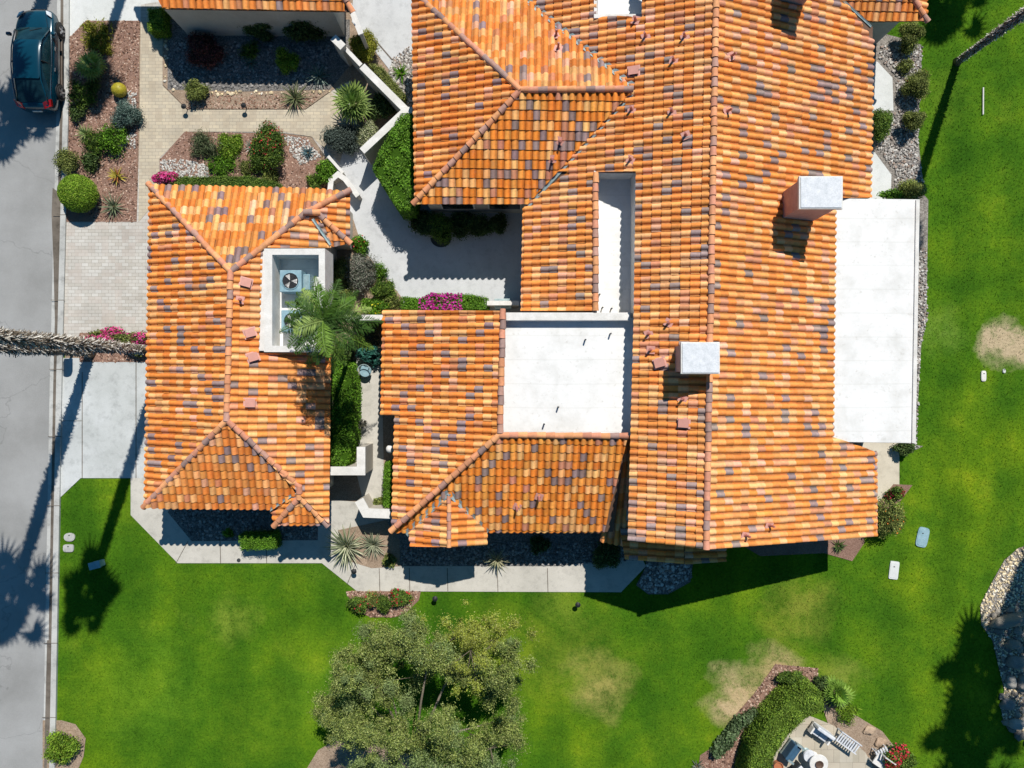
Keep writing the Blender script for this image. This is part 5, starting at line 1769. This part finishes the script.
for a in (('long flat grey boulder at the top of the rock group', 1008, 618, 19, 6, .45, (.26, .23, .19), 1, .25),
          ('rounded grey-brown boulder below the long flat one', 1010, 643, 7, 5, .3, (.27, .24, .20), 2),
          ('large grey-brown boulder in the middle of the rock group', 1013, 661, 8, 6.5, .32, (.25, .23, .21), 3),
          ('grey-brown boulder against the right edge', 1021, 682, 7, 8, .32, (.28, .25, .22), 4),
          ('small mottled boulder on the inner side of the group', 1009, 681, 5, 6, .25, (.36, .34, .30), 5),
          ('lowest pale boulder beside the palm trunk shadow', 1014, 722, 8, 5, .32, (.34, .32, .30), 6),
          ('small dark boulder between the two lower ones', 1006, 703, 7, 6, .25, (.24, .23, .22), 7)):
    boulder(*a)
# flat stones by patio
boulder('flat tan boulder set in the patio border', 869, 730, 6, 4.5, .12, (.45, .33, .23), 8)
boulder('flat tan boulder lower in the patio border', 880, 742, 6, 5, .12, (.42, .30, .21), 9)


# ================================================================== PATIO FURNITURE
class Fr:
    """local frame: origin pixel, rotation; x right, y up in the local frame"""
    def __init__(s, px, py, rot):
        s.c = G(px, py); s.r = rot

    def p(s, x, y):
        return (s.c.x + x * math.cos(s.r) - y * math.sin(s.r), s.c.y + x * math.sin(s.r) + y * math.cos(s.r))

    def box(s, m, x0, y0, z0, x1, y1, z1, tilt=0):
        vs = []
        for z in (z0, z1):
            for (x, y) in ((x0, y0), (x1, y0), (x1, y1), (x0, y1)):
                q = s.p(x, y)
                vs.append((q[0], q[1], z + (tilt if y == y1 else 0)))
        return m.add(vs, [(0, 3, 2, 1), (4, 5, 6, 7), (0, 1, 5, 4), (1, 2, 6, 5), (2, 3, 7, 6), (3, 0, 4, 7)])


M['navy'] = m_plain('blue_fabric', (.03, .09, .16), .8)
M['cushion'] = m_plain('white_cushion', (.62, .64, .68), .85)


def sofa(label, px, py, rot, w, d, seatmat, framemat, name, cat, cushions=2):
    f = Fr(px, py, rot)
    t = thing(name, tuple(f.c), label, cat)
    f.box(m := MB(), -w / 2, -d / 2, .18, w / 2, d / 2, .28); m.build('frame', M[framemat], t)
    cw = (w - .1) / cushions
    for k in range(cushions):
        f.box(m := MB(), -w / 2 + .05 + k * cw, -d / 2 + .02, .282, -w / 2 + .05 + (k + 1) * cw - .02, d / 2 - .18, .42)
        m.build('seat_cushion', M[seatmat], t, bevel=.03)
    f.box(m := MB(), -w / 2, d / 2 - .16, .282, w / 2, d / 2, .80); m.build('backrest', M[seatmat], t, bevel=.04)
    for sx in (-1, 1):
        f.box(m := MB(), sx * (w / 2) - .04, -d / 2, .282, sx * (w / 2) + .04, d / 2 - .2, .56); m.build('armrest', M[framemat], t)
        for sy in (-1, 1):
            f.box(m := MB(), sx * (w / 2 - .05) - .03, sy * (d / 2 - .05) - .03, .035, sx * (w / 2 - .05) + .03, sy * (d / 2 - .05) + .03, .18); m.build('leg', M[framemat], t)
    return t


sofa('white cushioned outdoor sofa against the curved hedge', 817, 729, -.60, .95, .52, 'cushion', 'capwhite', 'outdoor_sofa', 'sofa', 2)
sofa('deep blue outdoor armchair beside the curved hedge', 789, 747, .95, .85, .62, 'navy', 'metal', 'armchair', 'armchair', 1)
sofa('white armchair at the lower edge of the stone patio', 796, 768, 2.3, .70, .60, 'cushion', 'dark', 'armchair', 'armchair', 1)
# slatted bench
f = Fr(844, 738, -.62)
t = thing('bench', tuple(f.c), 'white slatted bench on the right side of the stone patio', 'bench')
for k in range(9):
    f.box(m := MB(), -.55 + k * .125, -.20, .42, -.55 + k * .125 + .06, .22, .46); m.build('slat', M['cushion'], t)
f.box(m := MB(), -.58, .225, .38, .58, .27, .50); f.box(m, -.58, -.25, .38, .58, -.205, .50); m.build('frame', M['cushion'], t)
for sx in (-1, 1):
    for sy in (-1, 1):
        f.box(m := MB(), sx * .53 - .03, sy * .22 - .03, .035, sx * .53 + .03, sy * .22 + .03, .38); m.build('leg', M['cushion'], t)
# side chair with dark cushion
f = Fr(876, 756, -.6)
t = thing('patio_chair', tuple(f.c), 'white framed patio chair beside the red flowering bush', 'chair')
f.box(m := MB(), -.3, -.3, .38, .3, .3, .46); m.build('seat', M['capwhite'], t, bevel=.02)
for k in range(4):
    f.box(m := MB(), -.28 + k * .15, .30, .5, -.20 + k * .15, .34, .9); m.build('slat', M['capwhite'], t)
f.box(m := MB(), -.3, .30, .90, .3, .35, .96); m.build('top_rail', M['capwhite'], t)
for sx in (-1, 1):
    for sy in (-1, 1):
        f.box(m := MB(), sx * .27 - .025, sy * .27 - .025, .035, sx * .27 + .025, sy * .27 + .025, .38); m.build('leg', M['capwhite'], t)
f = Fr(880, 748, -.6)
t = thing('side_table', tuple(G(880, 741)), 'small slatted side table at the patio border', 'table')
f = Fr(878, 748, .5)
for k in range(5):
    f.box(m := MB(), -.30 + k * .125, -.18, .40, -.30 + k * .125 + .08, .20, .43); m.build('slat', M['cushion'], t)
for sx in (-1, 1):
    for sy in (-1, 1):
        f.box(m := MB(), sx * .26 - .02, sy * .16 - .02, .035, sx * .26 + .02, sy * .16 + .02, .40); m.build('leg', M['cushion'], t)
c = G(819, 764, .7)
t = thing('round_table', (c.x, c.y, 0), 'round white patio table with a dark centre bowl', 'table')
MB().lathe((c.x, c.y, .66), [(.42, 0), (.44, .02), (.42, .05), (.0, .052)], 32).build('tabletop', M['capwhite'], t)
MB().lathe((c.x, c.y, .035), [(.25, 0), (.24, .04), (.05, .08), (.05, .625)], 16).build('pedestal', M['capwhite'], t)
o = MB().lathe((c.x, c.y, .715), [(.10, 0), (.19, .06), (.17, .06), (.08, .02)], 20).build('bowl', M['brown'])
tag(o, 'dark brown bowl at the centre of the round patio table', 'bowl')
c = G(810, 757, .5)
t = thing('stool', (c.x, c.y, 0), 'round blue-grey stool tucked behind the patio table', 'stool')
MB().lathe((c.x, c.y, .36), [(.26, 0), (.29, .03), (.27, .10), (.0, .11)], 24).build('seat', M['cushion'], t)
MB().lathe((c.x, c.y, .035), [(.20, 0), (.14, .05), (.14, .325)], 16).build('base', M['metal'], t)
c = G(778, 766, .3)
t = thing('planter', (c.x, c.y, 0), 'terracotta planter at the patio edge', 'planter')
MB().lathe((c.x, c.y, .035), [(.14, 0), (.22, .32), (.23, .36), (.19, .36), (.18, .30), (.0, .30)], 20, (.45, .16, .07)).build('pot', M['paint'], t, cols=True)


# ================================================================== CAR
def car():
    M['carpaint'] = m_noise('dark_teal_car_paint', [(.3, (.001, .034, .060)), (.7, (.002, .046, .078))], 1, 2, .22, bs=0, spec=.5, metal=.1)
    M['carpaint'].node_tree.nodes['Principled BSDF'].inputs['Coat Weight'].default_value = .8
    M['chrome'] = m_plain('chrome_trim', (.55, .57, .6), .2, 1)
    M['tyre'] = m_plain('tyre_rubber', (.018, .018, .018), .85)
    M['rim'] = m_plain('alloy_rim', (.5, .5, .52), .3, .8)
    M['redlens'] = m_plain('red_lens', (.55, .01, .01), .2, 0, .6, .5)
    M['clearlens'] = m_plain('clear_lens', (.62, .66, .7), .12, 0, .7, .6)
    M['cabglass'] = m_noise('car_window_glass', [(.35, (.004, .016, .022)), (.7, (.01, .035, .045))], 2.5, 3, .06, bs=0, spec=.7)
    M['trim'] = m_plain('sill_trim', (.10, .07, .05), .5)
    L0 = G(46.5, 66, 0)
    t = thing('parked_car', (L0.x, L0.y, 0.012), 'dark teal sedan parked along the kerb, red tail light showing', 'car')
    W = lambda x, y, z: (L0.x + x, L0.y + y, z + .012)

    def loft(secs, name, mat, parent, sub=2, closed=False):
        V, F = [], []
        n = len(secs[0])
        for s in secs:
            V += [W(*p) for p in s]
        for i in range(len(secs) - 1):
            for k in range(n - 1):
                F.append((i * n + k, i * n + k + 1, (i + 1) * n + k + 1, (i + 1) * n + k))
        if closed:
            F.append(tuple(range(n))[::-1]); F.append(tuple((len(secs) - 1) * n + k for k in range(n)))
        o = mesh(name, V, F, mat, parent, None, True)
        m = o.modifiers.new('s', 'SUBSURF'); m.levels = m.render_levels = sub
        return o
    st = [  # y, half width, top z centre, shoulder z, belt z, sill z
        (-2.38, .60, .62, .60, .50, .38), (-2.34, .72, .86, .82, .62, .30), (-2.15, .84, .97, .92, .66, .24), (-1.75, .90, 1.0, .95, .68, .20),
        (-1.3, .925, 1.0, .95, .68, .18), (-.6, .93, .98, .94, .66, .18), (0, .93, .96, .93, .66, .18), (.7, .93, .96, .92, .66, .18),
        (1.2, .925, .95, .90, .64, .18), (1.5, .91, .93, .86, .62, .20), (1.9, .87, .86, .78, .58, .22), (2.2, .76, .76, .66, .52, .26), (2.36, .58, .62, .56, .46, .34)]
    secs = []
    for y, w, zt, zs, zb, z0 in st:
        half = [(w * .90, z0), (w * 1.0, zb * .72), (w * 1.0, zb), (w * .97, zs * .97), (w * .86, zs + .02), (w * .55, zt), (0, zt + .01)]
        secs.append([(x, y, z) for x, z in half] + [(-x, y, z) for x, z in half[::-1][1:]])
    body = loft(secs, 'body', M['carpaint'], t, 2, True)
    # cabin glass
    cab = [(-2.12, .55, .98, .78), (-1.75, .60, 1.13, .80), (-1.2, .60, 1.36, .83), (-.5, .61, 1.42, .84), (.25, .60, 1.40, .84), (.60, .60, 1.30, .83), (1.0, .62, 1.12, .82), (1.35, .60, .94, .78)]
    secs = []
    for y, wt, zt, wb in cab:
        zb = .93
        half = [(wb, zb), (wb - .03, zb + (zt - zb) * .25), (wt + .06, zb + (zt - zb) * .80), (wt - .04, zt - .01), (wt * .5, zt + .015), (0, zt + .02)]
        secs.append([(x, y, z) for x, z in half] + [(-x, y, z) for x, z in half[::-1][1:]])
    loft(secs, 'cabin_glass', M['cabglass'], t, 2, False)
    # painted roof panel
    rp = []
    for y, wt, zt, wb in cab[2:6]:
        rp.append([(wt + .02, y, zt - .015), (wt - .06, y, zt + .022), (wt * .5, y, zt + .040), (0, y, zt + .045), (-wt * .5, y, zt + .040), (-wt + .06, y, zt + .022), (-wt - .02, y, zt - .015)])
    loft(rp, 'roof', M['carpaint'], t, 2)
    # pillars and roof rails
    for sx in (-1, 1):
        m = MB()
        m.tube([W(sx * .80, 1.25, .97), W(sx * .66, .60, 1.31), W(sx * .655, .2, 1.40), W(sx * .66, -.6, 1.42), W(sx * .655, -1.25, 1.35), W(sx * .70, -1.75, 1.13), W(sx * .72, -2.1, .99)], [.03, .03, .028, .028, .03, .04, .04], 8)
        m.build('pillar', M['carpaint'], t, True)
        m = MB().tube([W(sx * .885, 1.2, .945), W(sx * .895, 0, .965), W(sx * .87, -1.8, .98)], .014, 6)
        m.build('window_trim', M['chrome'], t)
        m = MB().tube([W(sx * .80, -.35, .97), W(sx * .69, -.38, 1.38)], .03, 6)
        m.build('door_pillar', M['black'], t)
        # mirror
        m = MB().box(W(sx * .93 if sx > 0 else -1.14, .93, .95), W(1.14 if sx > 0 else -.93, 1.08, 1.12))
        m.build('mirror', M['carpaint'], t, bevel=.04)
        for (y, nm_) in ((-.55, 'handle'), (.42, 'handle')):
            MB().box(W(sx * .935 - .015, y - .09, .77), W(sx * .935 + .015, y + .09, .81)).build(nm_, M['chrome'], t, bevel=.006)
        MB().box(W(sx * .90 - .03, -1.1, .17), W(sx * .90 + .03, 1.15, .30)).build('sill', M['trim'], t, bevel=.02)
        # lights
        hv = [W(sx * .52, 2.20, .775), W(sx * .74, 2.12, .765), W(sx * .80, 1.86, .84), W(sx * .62, 1.98, .875)]
        hv = [(a, b, c_ + .035) for a, b, c_ in hv]
        o = mesh('headlight', hv + [(a, b, c_ - .08) for a, b, c_ in hv], [(0, 1, 2, 3), (0, 4, 5, 1), (1, 5, 6, 2), (2, 6, 7, 3), (3, 7, 4, 0)], M['clearlens'], t)
        tv = [W(sx * .46, -2.37, .80), W(sx * .80, -2.25, .80), W(sx * .86, -1.98, .97), W(sx * .52, -2.16, 1.0)]
        tv = [(a, b, c_ + .03) for a, b, c_ in tv]
        mesh('taillight', tv + [(a, b + .02, c_ - .12) for a, b, c_ in tv], [(0, 1, 2, 3), (0, 4, 5, 1), (1, 5, 6, 2), (2, 6, 7, 3), (3, 7, 4, 0)], M['redlens'], t)
        # wheels
        for y in (-1.42, 1.48):
            w = thing('wheel', (0, 0, 0), None, None); w.parent = t
            for k_ in ('label', 'category'):
                if k_ in w: del w[k_]
            w.location = (sx * .84, y, .33)
            cx, cy, cz = W(sx * .84, y, .33)
            r = MB()
            prof = [(.20, -.11), (.30, -.11), (.33, -.08), (.33, .08), (.30, .11), (.20, .11)]
            nseg = 28
            V, F = [], []
            for rr, xx in prof:
                for k in range(nseg):
                    a = k / nseg * 6.2832
                    V.append((cx + xx * 1.0 + sx * .02, cy + rr * math.cos(a), cz + rr * math.sin(a)))
            for i in range(len(prof) - 1):
                for k in range(nseg):
                    F.append((i * nseg + k, i * nseg + (k + 1) % nseg, (i + 1) * nseg + (k + 1) % nseg, (i + 1) * nseg + k))
            mesh('tyre', V, F, M['tyre'], w, None, True)
            r = MB()
            for k in range(5):
                a = k * 1.2566
                for d in (-.12, .12):
                    r.tube([(cx + sx * .115, cy + .05 * math.cos(a + d * 4), cz + .05 * math.sin(a + d * 4)), (cx + sx * .12, cy + .21 * math.cos(a + d), cz + .21 * math.sin(a + d))], .022, 6)
            r.tube([(cx + sx * .11, cy + .22 * math.cos(k * .2618), cz + .22 * math.sin(k * .2618)) for k in range(25)], .022, 6)
            r.tube([(cx + sx * .08, cy, cz), (cx + sx * .135, cy, cz)], .05, 12)
            r.build('rim', M['rim'], w)
            # dark arch
            V, F = [], []
            for k in range(17):
                a = math.pi * k / 16
                for rr, xo in ((.39, .0), (.36, .012), (.0, .012)):
                    pass
            ar = MB().tube([(W(sx * .925, y, .33)[0], cy + .375 * math.cos(a), cz + .375 * math.sin(a)) for a in [math.pi * k / 16 for k in range(17)]], .022, 6)
            ar.build('wheel_arch', M['black'], t)
            MB().tube([(cx - sx * .12, cy, cz), (cx + sx * .092, cy, cz)], .355, 24).build('wheel_well', M['black'], t)
    # grille, bumpers, plate, wipers, shut lines
    MB().box(W(-.34, 2.33, .46), W(.34, 2.39, .60)).build('grille', M['black'], t, bevel=.02)
    MB().box(W(-.22, -2.42, .55), W(.22, -2.385, .66)).build('licence_plate', M['capwhite'], t)
    w = MB()
    w.tube([W(.45, 1.30, 1.0), W(-.05, 1.12, 1.085)], .012, 5); w.tube([W(-.12, 1.32, 1.0), W(-.60, 1.14, 1.06)], .012, 5)
    w.build('wiper', M['black'], t)
    h = MB()
    for sx in (-1, 1):
        h.tube([W(sx * .70, 1.32, .955), W(sx * .62, 1.75, .915), W(sx * .50, 2.12, .83)], .006, 5)
    h.build('bonnet_line', M['black'], t)
    d = MB()
    return t


car()
# a hidden part of the street scene: the second car stands just above the frame on the neighbour's apron

# ================================================================== CAMERA, LIGHT
cam = bpy.data.cameras.new('camera')
cam.sensor_width = 36
cam.lens = 36 * (S * CH) / 1024
cam.clip_end = 2000
co = bpy.data.objects.new('camera', cam)
co.location = (0, 0, CH)
link(co)
sc.camera = co

SD = Vector((.238, .748, 1)).normalized()
sun = bpy.data.lights.new('sun', 'SUN')
sun.energy = 5.0
sun.angle = math.radians(.5)
sun.color = (1, .955, .88)
so = bpy.data.objects.new('sun', sun)
so.rotation_mode = 'QUATERNION'
so.rotation_quaternion = SD.to_track_quat('Z', 'Y')
so.location = (20, 60, 80)
link(so)

w = bpy.data.worlds.new('World')
sc.world = w
w.use_nodes = True
nt = w.node_tree
sky = nt.nodes.new('ShaderNodeTexSky')
sky.sky_type = 'NISHITA'
sky.sun_disc = False
sky.ozone_density = 4
sky.air_density = 1.0
sky.dust_density = .3
sky.sun_elevation = math.asin(SD.z)
sky.sun_rotation = math.atan2(SD.x, SD.y)
bg = nt.nodes['Background']
bg.inputs['Strength'].default_value = .058
nt.links.new(mix(nt, 1.0, sky.outputs['Color'], (.44, 1.0, 1.16), 'MULTIPLY'), bg.inputs['Color'])

sc.view_settings.view_transform = 'Standard'
sc.view_settings.look = 'None'
sc.view_settings.exposure = 0
sc.cycles.max_bounces = 5
sc.cycles.use_denoising = True
